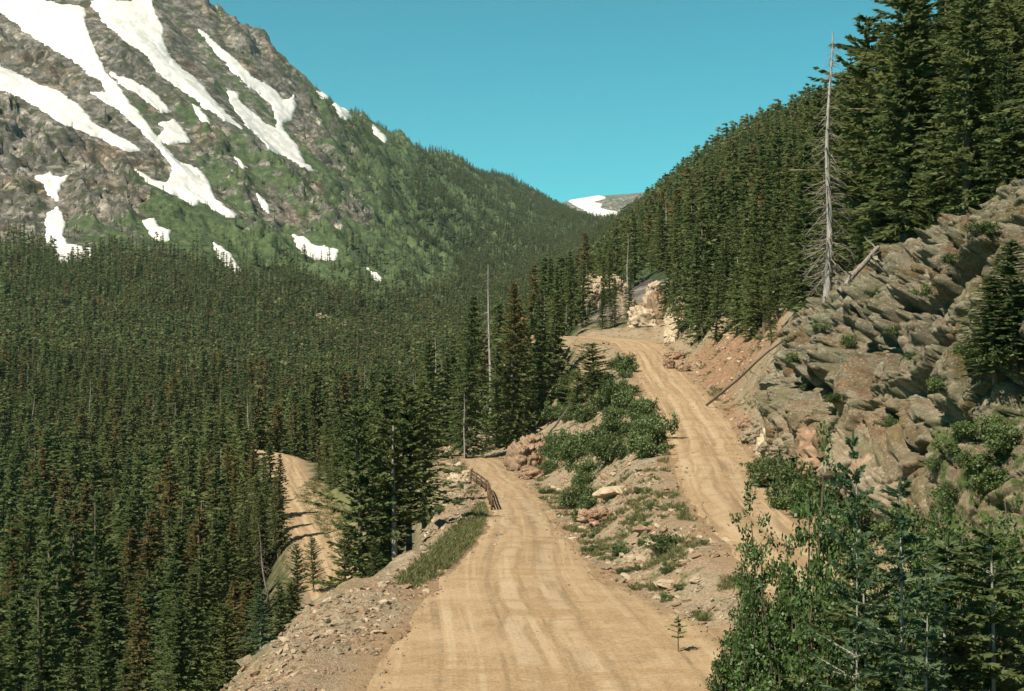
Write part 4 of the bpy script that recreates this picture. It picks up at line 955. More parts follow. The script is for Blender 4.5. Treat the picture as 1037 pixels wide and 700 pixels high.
def region(px, Y, py):
    if Y < 205 and px > 600: return 'above'
    if Y >= 190 and px > 560: return 'hillside'
    if px > 420: return 'bend'
    if Y < 110: return 'corner'
    if px < 230: return 'left'
    return 'valley'
WHERE = {'above': ('above the rock cliff at right', 'conifers above the cliff'), 'hillside': ('on the hillside behind the upper road', 'conifers on the hillside'),
         'bend': ('in the stand beyond the lower road', 'conifers beyond the lower road'), 'corner': ('in the lower left corner', 'conifers in the lower left corner'),
         'left': ('in the valley forest on the far left', 'conifers of the left valley forest'), 'valley': ('in the valley forest', 'conifers of the valley forest')}
for i in ind:
    x, y, z, h, px, py = FX[i]; q = random.random()
    kind = 'rust' if q < (.22 if px < 560 else .06) else ('olive' if q > .93 else 'green')
    reg = region(px, y, py); wh, gr = WHERE[reg]
    e = put_tree((x, y, z - .1), h, kind, y < 135, 'pine_tree' if kind == 'olive' else 'spruce_tree')
    size = 'tall' if h > 13 else ('short' if h < 9 else 'middling')
    tag(e, {'green': size + ' dark green conifer ', 'rust': size + ' conifer with rust brown top ', 'olive': size + ' ragged lighter green pine '}[kind] + wh, 'conifer', gr)

# all the others: one forest
LOWM = []
for s in range(4): LOWM.append(low_mesh('mid_spruce', 500 + s, 12, 1.75, 20, 6, 4, .95, .21, M['green'], ragged=.35))
for s in range(2): LOWM.append(low_mesh('mid_spruce', 510 + s, 12, 1.75, 20, 6, 4, .95, .21, M['rust'], ragged=.35))
LOWM.append(low_mesh('mid_spruce', 520, 11, 2.2, 16, 6, 5, .95, .25, M['olive'], ragged=.55, taper=.55))
for s in range(4): LOWM.append(low_mesh('low_spruce', 530 + s, 12, 1.8, 10, 5, 1, 2.0, .62, M['green'], ragged=.3))
LOWM.append(low_mesh('low_spruce', 540, 12, 1.8, 10, 5, 1, 2.0, .62, M['rust'], ragged=.3))
for s in range(3): LOWM.append(low_mesh('near_spruce', 550 + s, 12, 1.8, 36, 7, 22, .42, .065, M['green'], gaps=.1, ragged=.36))
LOWM.append(low_mesh('near_spruce', 554, 12, 1.8, 36, 7, 22, .42, .065, M['rust'], gaps=.1, ragged=.36))
fo = FX[rest]; n = len(fo)
q = rng.random(n); far = fo[:, 1] > 480
idx = np.where(far, np.where(q < .9, 7 + rng.integers(0, 4, n), 11), np.where(q < .8, rng.integers(0, 4, n), np.where(q < .92, 4 + rng.integers(0, 2, n), 6)))
idx = np.where(fo[:, 1] < 120, 12 + (idx % 4), idx); s = fo[:, 3] / 12; ws = s * rng.uniform(.72, 1.35, n)
scatter('forest', fo[:, :3] - [0, 0, .15], np.stack([ws, ws, s], 1), np.stack([rng.normal(0, .025, n), rng.normal(0, .025, n), rng.random(n) * 6.28], 1), idx, LOWM)['label'] = 'dense conifer forest filling the valley and climbing both mountainsides'
print('forest', n, 'individual', len(ind))

# ------------------------------------------------------------------ dead trees
SN = []
for s in range(5):
    tr, br = snag(600 + s, 11, .16, 46, 1.1); SN.append((mesh_np('dead_trunk', *tr, M['deadgrey'], None, True), mesh_np('dead_branches', *br, M['deadgrey'])))
def put_snag(P, h, label, group, k=None, w=1.0, tilt=(0, 0)):
    a, b = SN[random.randrange(5) if k is None else k]; e = empty('dead_tree', P); s = h / 11
    e.scale = (s * w, s * w, s); e.rotation_euler = (tilt[1], tilt[0], random.random() * 6.28)
    link('trunk', a, e); link('branches', b, e); tag(e, label, 'dead tree', group); return e
# the tall snag on the cliff top
P = at(838, 76); P.z = (CY - 322) / F * 76; tr, br = snag(640, 17.0, .27, 230, 1.9, bend=.012)
e = empty('dead_tree', P); link('trunk', mesh_np('snag_trunk', *tr, M['deadgrey'], None, True), e); link('branches', mesh_np('snag_branches', *br, M['deadwood']), e)
tag(e, 'tall bare grey dead tree on the cliff top standing up against the sky', 'dead tree', 'dead trees that stand out')
tr, br = snag(641, 8.2, .13, 60, 1.7, bend=.0); P = at(273, 112); e = empty('dead_tree', P); e.rotation_euler = (0, -.13, 0)
link('trunk', mesh_np('snag_trunk', *tr, M['deadwood'], None, True), e); link('branches', mesh_np('snag_branches', *br, M['deadwood']), e)
tag(e, 'leaning grey dead tree with drooping branches left of the far lower road', 'dead tree', 'dead trees that stand out')
for px, Y, pt_, lb in ((497, 170, 268, 'straight grey dead trunk in the middle of the valley stand beyond the lower road'), 
                       (470, 150, 396, 'lower leaning grey dead trunk near the end of the lower road'), (549, 175, 300, 'short pale dead trunk behind the bank left of the upper road bend'), (636, 225, 236, 'grey dead tree on the hillside just behind the upper road bend'),
                       (594, 240, 268, 'forked grey dead tree beside the rocks behind the upper road'), (747, 165, 236, 'grey dead trunk among the dark conifers above the reddish bank')):
    P = at(px, Y); put_snag(P, (CY - pt_) / F * Y - P.z, lb, 'dead trees that stand out', None, .9, (random.gauss(0, .03), random.gauss(0, .03)))
c = np.where((fo[:, 1] > 100) & (fo[:, 1] < 520) & (fo[:, 4] > 0) & (fo[:, 4] < 1037))[0]; c = rng.choice(c, min(270, len(c)), replace=False)
for i in c:
    x, y, z, h, px, py = fo[i]; reg = region(px, y, py); wh, gr = WHERE[reg]
    put_snag((x + .9, y - 1.0, z), min(h * random.uniform(.85, 1.25), 15), 'thin grey dead tree ' + wh, 'dead trees ' + gr.split(' ', 1)[1], None, random.uniform(.8, 1.1), (random.gauss(0, .03), random.gauss(0, .03)))

# fallen trunks
def log(P, Q, r0, r1, label, branches=6, mat='deadwood'):
    P = Vector(P); Q = Vector(Q); d = Q - P; n = 9; s = np.linspace(0, 1, n)
    path = np.array([list(P + d * t) for t in s]) - np.array(P); path += np.random.default_rng(int(P.x * 10) % 99).normal(0, .04, path.shape)
    o = link('fallen_log', mesh_np('fallen_log', *tube_np(path, np.linspace(r0, r1, n), 9), M[mat], None, True)); o.location = P
    br = []; g = np.random.default_rng(int(P.y * 7) % 97)
    for _ in range(branches):
        t = .3 + .65 * g.random(); b = path[0] + (path[-1] - path[0]) * t; dd = norm(g.normal(0, 1, 3) + np.array([0, 0, .5])); L = .5 + .9 * g.random()
        br.append(tube_np(b + dd * L * np.linspace(0, 1, 4)[:, None] + g.normal(0, .04, (4, 3)), np.linspace(r1 * .55, r1 * .15, 4), 4))
    for b_ in br: link('branch_stub', mesh_np('branch_stub', *b_, M[mat]), o)
    tag(o, label, 'fallen log', 'fallen trunks')
a = cliff_hit(846, 305); b = cliff_hit(885, 268); log(a + Vector((0, -.3, .5)), b + Vector((0, -.3, .9)), .2, .1, 'pale forked dead log lying across the cliff top beside the snag', 9)
def on(px, Y, up): p = at(px, Y); return p + Vector((0, 0, up))
log(on(716, 113, .25), on(800, 104, 1.2), .13, .07, 'long dark fallen trunk lying down the reddish bank towards the road', 5, 'bark')
log(on(790, 112, .6), on(836, 92, 1.6), .24, .12, 'dark fallen trunk leaning below the tall snag on the reddish bank', 8, 'bark')
log(on(556, 150, .3), on(580, 142, 2.4), .14, .06, 'grey leaning dead stem on the bushy bank left of the upper road', 4)

# ------------------------------------------------------------------ shrubs and foreground plants
def shrub_proto(seed, Rx, Rz, nst, nl, ll, lw, mat, name='shrub'):
    (V, Fc, A), (sv, sf) = leafy(seed, Rx, Rz, nst, nl, ll, lw)
    return mesh_np(name + '_foliage', V, Fc, M[mat], A), mesh_np(name + '_stems', sv, sf, M['bark'], None, True)
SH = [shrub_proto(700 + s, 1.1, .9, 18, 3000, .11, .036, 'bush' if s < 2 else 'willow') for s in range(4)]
def put_shrub(P, s, label, group, hs=1.0, pr=None, name='shrub', cat='shrub'):
    f, st = pr or random.choice(SH); e = empty(name, P, random.random() * 6.28); e.scale = (s, s, s * hs); link('foliage', f, e); link('stems', st, e); return tag(e, label, cat, group)
for px, py, s, lb in ((648, 425, 2.0, 'large dark green shrub high on the bank against the upper road edge'), (632, 440, 1.7, 'wide shrub on the bank left of the large one at the road edge'), (655, 455, 1.3, 'rounded shrub close below the upper road edge'),
                      (610, 462, 1.5, 'spreading shrub above the pale boulder on the bank'), (596, 515, 1.1, 'bright green shrub between the pale boulder and the lower road'), (590, 528, .9, 'low shrub beside the dark boulder at the edge of the lower road'),
                      (565, 462, 1.9, 'bright leafy shrub right of the red rock outcrop'), (556, 478, 1.5, 'leafy shrub at the foot of the red rock outcrop by the road'), (553, 500, .8, 'small shrub at the right verge of the lower road'),
                      (676, 555, 1.0, 'isolated shrub in the middle of the stony slope between the roads'), (632, 560, .7, 'small shrub at the foot of the stony slope above the lower road'), (600, 400, 2.2, 'bushy dark shrub below the broad low conifer on the bank'),
                      (575, 425, 2.0, 'bushy shrub at the left end of the bank above the red outcrop'), (625, 405, 1.8, 'dense shrub below the rubble of the upper road bend')):
    put_shrub(hit(px, py) - Vector((0, 0, .1)), s * .85, lb, 'shrubs on the bank between the roads', .9)
k = 0
while k < 85:
    px, py = random.uniform(548, 700), random.uniform(370, 610); P = hit(px, py); e, _ = road_near(np.array([P.x]), np.array([P.y]))
    if e[0] < .6 or P.y > 175: continue
    dense = py < 470
    if not dense and random.random() < .7: continue
    up = poly_sd(np.array([px]), np.array([py]), [(548, 440), (575, 385), (630, 370), (668, 420), (665, 465), (615, 490), (580, 520), (560, 480)])[0] > 0
    put_shrub(P - Vector((0, 0, .08)), random.uniform(.8, 1.7) if up else random.uniform(.22, .5), 'green shrub in the thicket on the bank below the upper road' if up else 'small tuft of shrub dotting the stony slope between the roads', 'thicket on the bank' if up else 'tufts on the stony slope', random.uniform(.9, 1.5) if up else random.uniform(.6, .9)); k += 1
for px, py, s in ((440, 500, .6), (455, 480, .5), (470, 495, .5), (445, 520, .6), (500, 440, .8), (485, 446, .7), (540, 437, .9), (452, 462, .6), (462, 512, .4)):
    put_shrub(hit(px, py), s, 'small green shrub on the stony bench left of the lower road', 'shrubs on the stony bench', .8)
for px, py, s in ((1004, 365, .8), (985, 362, .6), (972, 440, .6), (995, 440, .8), (960, 455, .6), (1015, 450, .9), (985, 470, .7), (945, 470, .5), (1000, 490, .8), (960, 500, .6)):
    put_shrub(cliff_hit(px, py) + Vector((0, -.1, -.1)), s, 'dark leafy shrub rooted on the rock face by the right edge' if py < 380 else 'green shrub on the lower ledge of the rock face at right', 'shrubs on the rock face', .9)
for px, py, s in ((700, 350, .5), (690, 372, .6), (752, 300, 1.2), (735, 312, 1.2), (720, 300, 1.4), (742, 322, .9), (812, 318, .9), (800, 335, .7), (820, 300, .9), (770, 345, .6)):
    put_shrub(hit(px, py), s, 'dark shrub at the top of the reddish dirt bank', 'shrubs on the reddish bank', .9)

for px, py, h, lb in ((1000, 372, 3.4, 'dark small conifer growing on the rock face at the right edge'), (1022, 360, 4.2, 'dark conifer on the rock face just beyond the right edge'), (982, 372, 1.9, 'smallest dark conifer on the rock face, left of the others')):
    P = cliff_hit(px, py); e = put_tree(P + Vector((.1, 0, -.3)), h, 'green', True); e.scale = (e.scale[0] * 1.7, e.scale[1] * 1.7, e.scale[2]); tag(e, lb, 'conifer', 'conifers one can tell apart')
for px, py, s in ((832, 332, .5), (858, 348, .55), (905, 338, .5), (880, 296, .5), (800, 362, .5), (935, 300, .55), (962, 262, .5), (990, 232, .6), (846, 402, .5), (898, 428, .55), (945, 395, .5), (815, 392, .45), (920, 360, .4), (872, 400, .4)):  # added shrubs standing in for the dark shade in the cliff's pockets
    put_shrub(cliff_hit(px, py) + Vector((.1, .1, -.15)), s, 'small added shrub standing in for a shaded cleft of the cliff at right', 'added shrubs for the shaded clefts of the cliff', 1.0)
# the leafy bush and the saplings close to the camera at lower right
BIG = [shrub_proto(720 + s, 1.0, 4.2, 36, 13000, .08, .030, 'leaf', 'bush') for s in range(3)]
for px, Y, pt_, w, lb in ((815, 25.5, 478, .85, 'tallest leafy green bush in the right foreground, left of the saplings'), (778, 26.5, 525, .8, 'mid sized leafy bush at the left of the tallest one, before the rock face'), (755, 25.5, 585, .75, 'left leafy bush of the right foreground overhanging the dirt road'),
                          (845, 24.5, 545, .9, 'leafy bush in the right foreground around the thin sapling stem'), (800, 23.5, 575, .95, 'low leafy bush at the bottom edge below the tallest one'), (885, 27, 600, .8, 'low leafy bush behind the bluish sapling in the right foreground'),
                          (838, 22, 610, .8, 'front leafy bush at the bottom edge right of the low one'), (985, 23, 560, 1.1, 'leafy bush in the bottom right corner'), (945, 25, 580, .9, 'leafy bush left of the one in the bottom right corner'), (905, 30, 560, .9, 'leafy bush behind the tiered bluish sapling, at the foot of the rock face'), (868, 31, 575, .8, 'leafy bush behind the slender sapling, beside the dirt at the foot of the rock face'), (945, 33, 520, 1.0, 'tall leafy bush against the lower rock face at right'), (1025, 26, 500, 1.0, 'leafy bush cut by the right edge of the picture')):
    P = at(px, Y); h = (CY - pt_) / F * Y - P.z; sc = h / 4.2; f, st = BIG[random.randrange(3)]
    e = empty('leafy_bush', P, random.random() * 6.28); e.scale = (w, w, sc); link('foliage', f, e); link('stems', st, e); tag(e, lb, 'bush', 'leafy bushes in the foreground')
SAP = [proto('sapling', M['blue'], 410 + s, 3.2, .62, 12, 6, 60, .13, .014, 'palebark', ragged=.6, droop=.02, rise=.05, zmin=.22, taper=.5, gaps=.22, trk=.5) for s in range(3)]
SAPG = [proto('sapling', M['green'], 420 + s, 3.2, .95, 15, 7, 60, .16, .018, 'palebark', ragged=.45, droop=.12, zmin=.08, taper=.6, gaps=.15, trk=.55) for s in range(2)]
for px, Y, pt_, w, pr, lb in ((864, 20, 440, .5, SAP[0], 'slender bluish green sapling with a thin pale stem, tallest in the right foreground'), (912, 19, 490, .95, SAP[1], 'bluish green spruce sapling with open tiers of branches in the right foreground'),
                              (960, 21, 545, 1.2, SAPG[0], 'dark dense young conifer right of the tiered bluish sapling'), (1002, 20, 535, 1.3, SAPG[1], 'dark young conifer at the right edge of the foreground'), (938, 18.5, 590, .9, SAP[2], 'short bluish sapling at the bottom edge in front of the dark young conifer'),
                              (880, 21.5, 560, 1.0, SAPG[1], 'dark young conifer low between the two bluish saplings')):
    P = at(px, Y); h = (CY - pt_) / F * Y - P.z; e = empty('sapling', P, random.random() * 6.28); e.scale = (w * h / 3.6, w * h / 3.6, h / 3.2); link('crown', pr[0], e); link('trunk', pr[1], e); tag(e, lb, 'sapling', 'young trees in the foreground')
# tiny seedling on the dirt
P = hit(687, 664); e = empty('seedling', P); (V, Fc, A), tk = conifer(430, 1.15, .2, 5, 4, 9, .13, .03, zmin=.35, ragged=.5, taper=.2, droop=0)
link('crown', mesh_np('seedling_crown', V, Fc, M['green'], A), e); link('trunk', mesh_np('seedling_stem', *tk, M['bark'], None, True), e); tag(e, 'tiny lone conifer seedling on the dirt at the bottom edge of the road', 'seedling')

# ------------------------------------------------------------------ rocks
def rock_mesh(name, seed, mat, sq=(1, 1, .7), npt=16, sub=2, layered=False):
    g = np.random.default_rng(seed); bm = bmesh.new()
    for p in norm(g.normal(0, 1, (npt, 3))) * (.75 + .3 * g.random((npt, 1))): bm.verts.new(p * np.array(sq))
    r = bmesh.ops.convex_hull(bm, input=bm.verts)
    bmesh.ops.delete(bm, geom=[v for v in bm.verts if not v.link_faces], context='VERTS')
    bmesh.ops.bevel(bm, geom=list(bm.edges), offset=.05, segments=1, affect='EDGES', profile=.5)
    bmesh.ops.triangulate(bm, faces=bm.faces)
    bmesh.ops.subdivide_edges(bm, edges=bm.edges, cuts=sub, use_grid_fill=True)
    co = np.array([v.co for v in bm.verts]); d = (fbm(co[:, 0] * 2.2 + seed, co[:, 1] * 2.2, co[:, 2] * 2.2, seed, 4) - .5) * .3
    if layered:
        lay = np.floor((co[:, 2] + .15 * co[:, 0]) / .17 + seed).astype(np.int64); d = d + (_h(lay, lay * 0, lay * 0, seed) - .5) * .26
        co[:, :2] *= (1 + d[:, None]); co[:, 2] *= 1 + (d * .3)
    else: co = co * (1 + d[:, None])
    for v, c_ in zip(bm.verts, co): v.co = c_
    me = bpy.data.meshes.new(name); bm.to_mesh(me); bm.free(); me.materials.append(M[mat]); return me
def outcrop_mesh(name, seed, mat, blk=.5):
    n, m = 110, 64; th = np.arange(n) / n * 2 * np.pi; ph = np.linspace(.02, np.pi - .02, m)
    T, P_ = np.meshgrid(th, ph); sp = lambda v, e: np.sign(v) * np.abs(v) ** e
    V = np.stack([sp(np.sin(P_), .55) * sp(np.cos(T), .6), sp(np.sin(P_), .55) * sp(np.sin(T), .6), sp(np.cos(P_), .6)], -1).reshape(-1, 3)
    V *= 1 + ((fbm(V[:, 0] + seed, V[:, 1], V[:, 2], seed, 3) - .5) * .7)[:, None]
    d = 0
    for sc, am, ti, cr in ((blk, .10, .22, .10), (blk * .42, .045, .10, .05)):
        q = V * np.array([1, 1, 1.5]) / sc + seed; f1, f2, ce, v = voronoi(q, seed); hh = [_h(ce[:, 0], ce[:, 1], ce[:, 2], seed + 20 + i) - .5 for i in range(4)]
        d = d + am * 2 * hh[0] + ti * (v[:, 0] * hh[1] + v[:, 1] * hh[2] + v[:, 2] * hh[3]) - cr * (1 - smooth(0, .14, f2 - f1))
    V = V * (1 + d[:, None]); i, j = np.meshgrid(np.arange(m - 1), np.arange(n), indexing='ij'); j2 = (j + 1) % n
    return mesh_np(name, V, np.stack([i * n + j, (i + 1) * n + j, (i + 1) * n + j2, i * n + j2], -1).reshape(-1, 4), M[mat])
OC = {m: [outcrop_mesh('outcrop', 850 + i + 10 * j, m, .45 + .1 * i) for i in range(4)] for j, m in enumerate(('stone', 'pale', 'redstone'))}
RK = {m: [rock_mesh('boulder', 800 + i + 10 * j, m, npt=15, sub=5, layered=j > 0 and i != 0, sq=[(1, .8, .6), (1.2, .9, .5), (1, 1, .8), (1.3, .7, .6), (.9, .8, .9)][i]) for i in range(5)] for j, m in enumerate(('stone', 'pale', 'redstone'))}
def put_rock(P, s, mat, label, group, squash=(1, 1, 1), k=None, rz=None, tilt=0.0, name='boulder', cat='boulder'):
    me = random.choice(OC[mat] if group == 'rocks that stand out' else RK[mat]) if k is None else RK[mat][k]; o = link(name, me); o.location = P; o.rotation_euler = (random.gauss(0, .2), tilt + random.gauss(0, .15), random.random() * 6.28 if rz is None else rz); o.scale = tuple(s * q for q in squash)
    return tag(o, label, cat, group)
for px, py, s, m, sq, tl, lb in ((619, 503, 1.0, 'pale', (1.3, .9, .9), -.35, 'large pale slab shaped boulder jutting from the bank below the upper road'), (604, 533, .75, 'redstone', (1.1, 1, .9), 0, 'dark topped reddish boulder at the foot of the bank by the lower road'),
    (531, 476, 1.7, 'redstone', (.8, 1, 1.35), 0, 'big layered red rock outcrop standing beside the far bend of the lower road'), (541, 464, 1.6, 'redstone', (.8, 1, 1.2), 0, 'smaller red rock outcrop leaning on the big layered one'), (541, 484, 1.0, 'redstone', (1.1, 1, .8), 0, 'low red rock at the roadside foot of the big outcrop'),
    (466, 493, .8, 'pale', (1.2, 1, .8), 0, 'pale boulder on the stony bench left of the wooden fence'), (474, 482, .5, 'pale', (1, 1, .8), 0, 'small pale boulder close to the far end of the fence'), (452, 448, 1.6, 'stone', (1, 1, .8), 0, 'pointed grey rock at the far left end of the stony bench'), (484, 443, 1.5, 'pale', (1.3, .9, .8), 0, 'pale jagged rock above the far bend of the lower road'), (498, 448, 1.3, 'stone', (1.2, .9, .7), 0, 'grey slab rock above the far bend of the lower road'),
    (661, 312, 2.0, 'pale', (.8, .8, 1.2), .1, 'pale pinkish rock pillar behind the upper road bend'), (663, 296, 1.5, 'pale', (.9, .8, .9), 0, 'rounded rock block capping the pinkish pillar'), (668, 326, 2.6, 'redstone', (.7, .8, 1.3), 0, 'reddish rock at the foot of the pinkish pillar'), (699, 306, 1.2, 'pale', (.8, .7, 1.3), .3, 'pale rock spike tilted right beside the upper road'), (690, 320, 2.2, 'pale', (.6, .8, 1.5), .5, 'long pale rock rib under the tilted spike'), (684, 342, 1.8, 'pale', (.7, .8, 1.2), .3, 'pale rock at the base of the tilted spike'),
    (600, 315, 3.0, 'pale', (.7, .8, 1.6), 0, 'pale rock wall left behind the slim conifers at the road bend'), (618, 305, 3.0, 'pale', (1.1, .8, 1.2), 0, 'pale rock wall right behind the slim conifers at the road bend'), (632, 322, 2.0, 'stone', (1, .8, 1.4), .2, 'grey rock left of the shaded hollow behind the upper road'), (652, 330, 2.3, 'pale', (1.1, .8, .9), 0, 'pale rock right of the shaded hollow behind the upper road'), (640, 318, 2.3, 'redstone', (1.4, .9, .55), 0, 'rock slab roofing the shaded hollow behind the upper road'),
    (683, 364, 1.0, 'redstone', (1.3, 1, .8), 0, 'red rock overhanging the right edge of the upper road'), (678, 374, .8, 'redstone', (.8, 1, 1.2), 0, 'dark red rock below the overhanging one at the upper road'), (692, 376, .8, 'redstone', (1, 1, .9), 0, 'rounded red rock right of the overhang at the upper road'),
    (330, 326, 4.0, 'pale', (1.6, 1, .8), 0, 'pale rock outcrop standing clear in the valley forest'), (346, 330, 3.0, 'pale', (1.4, 1, .7), 0, 'smaller pale outcrop right of the one in the valley forest'), (545, 290, 3.6, 'pale', (.8, 1, 1.7), 0, 'pale rock tower half hidden by valley conifers'), (563, 300, 3.2, 'pale', (.7, 1, 1.8), 0, 'pale rock tower left of the upper road among conifers')):
    P = hit(px, py); put_rock(P + Vector((0, 0, s * sq[2] * .3)), s, m, lb, 'rocks that stand out', sq, 0 if 'slab shaped' in lb else None, random.random() * .6, tl)
for px, py, sz, m in ((758, 432, 1.0, 'redstone'), (766, 448, 1.2, 'stone'), (776, 440, 1.4, 'stone'), (784, 458, 1.3, 'pale'), (797, 452, 1.6, 'stone'), (806, 470, 1.2, 'redstone'), (818, 462, 1.7, 'stone'), (832, 476, 1.3, 'stone'), (846, 470, 1.6, 'redstone'), (858, 488, 1.3, 'stone'), (872, 480, 1.7, 'stone'), (888, 500, 1.4, 'redstone'), (905, 510, 1.5, 'stone'), (925, 520, 1.5, 'stone'), (770, 465, .7, 'redstone'), (840, 500, .9, 'redstone'), (880, 525, 1.0, 'redstone')):
    P = hit(px, py); o = link('boulder', random.choice(OC[m])); o.location = P + Vector((.2, .2, sz * .1)); o.scale = (sz * .8, sz * .9, sz * .75); o.rotation_euler = (random.gauss(0, .25), random.gauss(.1, .25), random.random() * 6.28)
    tag(o, 'blocky boulder piled at the foot of the rock cliff beside the upper road', 'boulder', 'boulders at the cliff foot')
for px, py, s_ in ((772, 478, .9), (785, 492, 1.3), (803, 488, 1.4), (820, 496, 1.5), (838, 500, 1.3), (815, 520, 1.2), (850, 515, 1.4), (872, 535, 1.3), (896, 540, 1.4), (795, 515, 1.0), (860, 560, 1.2), (920, 555, 1.4)):
    put_shrub(hit(px, py) - Vector((0, 0, .1)), s_, 'leafy shrub at the foot of the rock cliff behind the foreground bushes', 'shrubs at the cliff foot', 1.2)
k = 0
while k < 110:
    z = random.random()
    if z < .5: px, py = random.uniform(560, 720), random.uniform(440, 630); gl = ('angular rock on the stony slope between the two roads', 'rocks on the stony slope')
    elif z < .75: px, py = random.uniform(435, 490), random.uniform(448, 530); gl = ('grey rock on the stony bench left of the lower road', 'rocks on the stony bench')
    elif z < .88: px, py = random.uniform(640, 700), random.uniform(370, 450); gl = ('rock on the rubble edge left of the upper road', 'rocks on the rubble edge')
    else: px, py = random.uniform(285, 420), random.uniform(590, 660); gl = ('rock on the gravel shoulder at lower left', 'rocks on the gravel shoulder')
    P = hit(px, py); e, _ = road_near(np.array([P.x]), np.array([P.y]))
    if e[0] < .5 or P.y > 180: continue
    if P.x < 0 and P.y > 45 and P.z < base_z(np.array([P.x]), np.array([P.y]))[0] - 3: continue
    s = random.uniform(.16, .38) * (P.y / 70) ** .6 * (1.6 if random.random() < .12 else 1)
    put_rock(P + Vector((0, 0, s * .1)), s, random.choice(['stone', 'pale', 'pale', 'redstone']), gl[0], gl[1], (1.2, 1, .8), name='rock', cat='rock'); k += 1

# rubble: countless small stones on banks and shoulders
n = 42000; px = rng.uniform(200, 800, n); Y = np.exp(rng.uniform(math.log(30), math.log(185), n)); X = (px - CX) / F * Y; Z = ground_z(X, Y); _, py = proj(X, Y, Z); e, _ = road_near(X, Y)
sd = poly_sd(px, py, SCREE); gr = poly_sd(px, py, [(402, 590), (440, 556), (470, 528), (488, 512), (500, 514), (500, 540), (478, 552), (445, 580), (418, 596)])
onroad = e < .3
k = (sd > -5) & (gr < 0) & np.where(onroad, rng.random(n) < .30 * smooth(-2.2, -.1, e) + .03, fbm(X * .35, Y * .35, None, 88, 3) > .40)
onroad = onroad[k]; X, Y, Z = X[k], Y[k], Z[k]; n = len(X); s = np.exp(rng.normal(-2.55, .55, n)) * (Y / 60) ** .5 * np.where(onroad, .5, 1); Z = Z + np.where(onroad, .07, 0)
scatter('rubble', np.stack([X, Y, Z], 1), np.stack([s * 1.2, s, s * .8], 1), rng.random((n, 3)) * 6.28 * np.array([.1, .1, 1]), rng.integers(0, 15, n), [rock_mesh('stone', 900 + i, ['stone', 'pale', 'redstone'][i % 3], (1.1, .9, .7), 12, 1) for i in range(15)])['label'] = 'loose rubble and stones scattered over the banks and road shoulders'

# grass: tufts on the berm, the banks and the slope
def tuft(seed, n=26, h=.3):
    g = np.random.default_rng(seed); a = g.random(n) * 6.28; P = np.stack([np.cos(a), np.sin(a), np.zeros(n)], 1) * g.random((n, 1)) * .16
    D = norm(np.stack([np.cos(a) * .5, np.sin(a) * .5, np.ones(n)], 1) + g.normal(0, .25, (n, 3))); S = norm(np.cross(D, g.normal(0, 1, (n, 3))))
    V, Fc = kites(P, D, S, h * (.5 + .8 * g.random(n)), np.full(n, .014), g.normal(0, .02, n)); return mesh_np('tuft', V, Fc, M['blade'], dict(spray=np.repeat(g.random(n), 4)))
n = 60000; px = rng.uniform(250, 800, n); Y = np.exp(rng.uniform(math.log(32), math.log(185), n)); X = (px - CX) / F * Y; Z = ground_z(X, Y); _, py = proj(X, Y, Z); e, _ = road_near(X, Y)
gr = poly_sd(px, py, [(402, 590), (440, 556), (470, 528), (488, 512), (500, 514), (500, 540), (478, 552), (445, 580), (418, 596)])
slope = (X > 2) & (e > .4) & (sd_ := poly_sd(px, py, SCREE) > 0) & (fbm(X * .5, Y * .5, None, 89, 3) > .61)
bank3 = (poly_sd(px, py, [(300, 500), (318, 488), (350, 520), (350, 560), (335, 545)]) > -4) & (Y > 120)
bench = (X < 0) & (Y > 85) & (e > .5) & (poly_sd(px, py, SCREE) > 0) & (fbm(X * .4, Y * .4, None, 90, 3) > .58)
k = (gr > -2) & (e > .3) & (rng.random(n) < .9) | slope | bank3 | bench
X, Y, Z = X[k], Y[k], Z[k]; n = len(X); s = rng.uniform(.5, 1.3, n) * (Y / 80) ** .4
scatter('grass', np.stack([X, Y, Z], 1), np.stack([s, s, s * .8], 1), np.stack([0 * s, 0 * s, rng.random(n) * 6.28], 1), rng.integers(0, 4, n), [tuft(950 + i) for i in range(4)])['label'] = 'dry green grass and weeds on the berm and the banks'

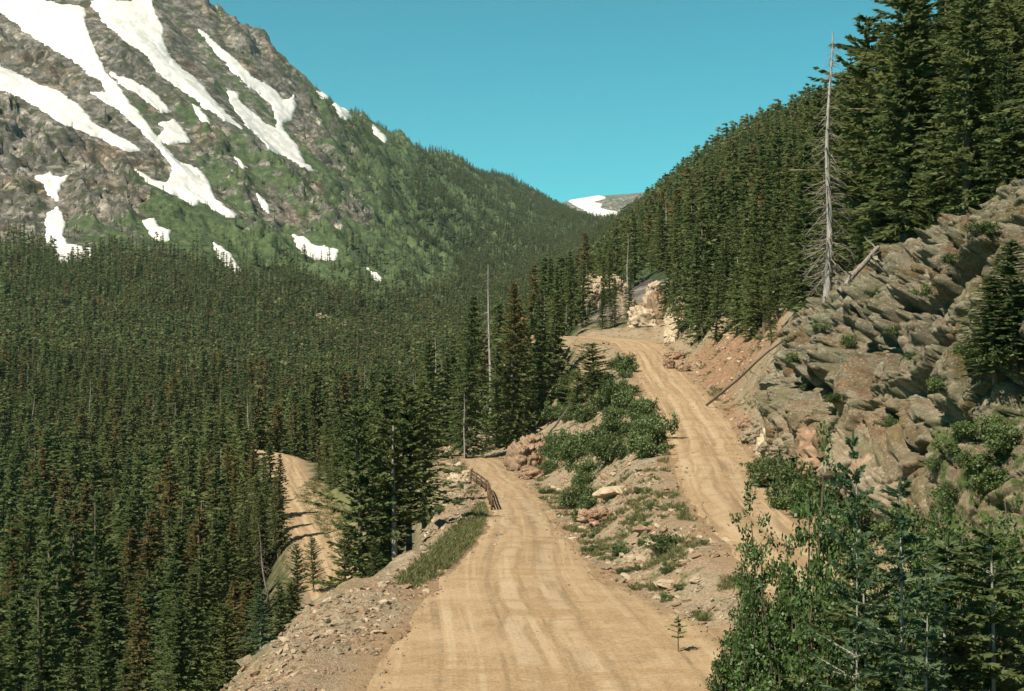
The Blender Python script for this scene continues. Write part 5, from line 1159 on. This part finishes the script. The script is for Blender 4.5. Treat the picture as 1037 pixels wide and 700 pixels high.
# ------------------------------------------------------------------ wooden guard fence along the lower road
FP = [(-1.25, 79), (-1.45, 84), (-1.6, 89), (-1.75, 94), (-2.0, 98.5), (-2.5, 103), (-3.0, 107.5), (-3.6, 112)]
f0 = Vector((FP[0][0], FP[0][1], 0)); pts = []
for x, y in FP: pts.append(Vector((x, y, float(ground_z(np.array([x]), np.array([y]))[0]))))
e = empty('guard_fence', pts[0]); tag(e, 'low dark brown wooden rail fence along the outer edge of the lower road', 'fence')
def box(p, q, w, h, up=Vector((0, 0, 1))):
    d = (q - p).normalized(); s = d.cross(up).normalized() * w; u = s.cross(d).normalized() * h
    V = [list(a + b + c_) for a in (p, q) for b in (-s, s) for c_ in (-u, u)]
    return np.array(V), np.array([[0, 1, 3, 2], [4, 6, 7, 5], [0, 4, 5, 1], [2, 3, 7, 6], [0, 2, 6, 4], [1, 5, 7, 3]])
for i, p in enumerate(pts):
    lp = p - pts[0]; link('post', mesh_np('post', *box(lp + Vector((0, 0, -.3)), lp + Vector((random.gauss(0, .03), random.gauss(0, .03), 1.0)), .065, .065, Vector((1, .1, 0))), M['fencewood']), e)
    if i < len(pts) - 1:
        q = pts[i + 1] - pts[0]
        for hgt in (.28, .58, .88): link('rail', mesh_np('rail', *box(lp + Vector((.1, 0, hgt)), q + Vector((.1, 0, hgt + random.gauss(0, .02))), .03, .055), M['fencewood']), e)

# ------------------------------------------------------------------ thin mountain haze
hz = bpy.data.materials.new('haze'); hz.use_nodes = True; hz.node_tree.nodes.clear()
hv = hz.node_tree.nodes.new('ShaderNodeVolumePrincipled'); ho = hz.node_tree.nodes.new('ShaderNodeOutputMaterial'); hz.node_tree.links.new(hv.outputs[0], ho.inputs['Volume'])
hv.inputs['Color'].default_value = (.62, .84, .92, 1); hv.inputs['Density'].default_value = .000032; hv.inputs['Anisotropy'].default_value = .2
x0, x1, y0, y1, z0_, z1_ = -6000, 9000, -60, 9600, -45, 1400
o = link('haze', mesh_np('haze', np.array([[x, y, z] for x in (x0, x1) for y in (y0, y1) for z in (z0_, z1_)]), np.array([[0, 1, 3, 2], [4, 6, 7, 5], [0, 4, 5, 1], [2, 3, 7, 6], [0, 2, 6, 4], [1, 5, 7, 3]]), hz)); tag(o, kind='stuff')
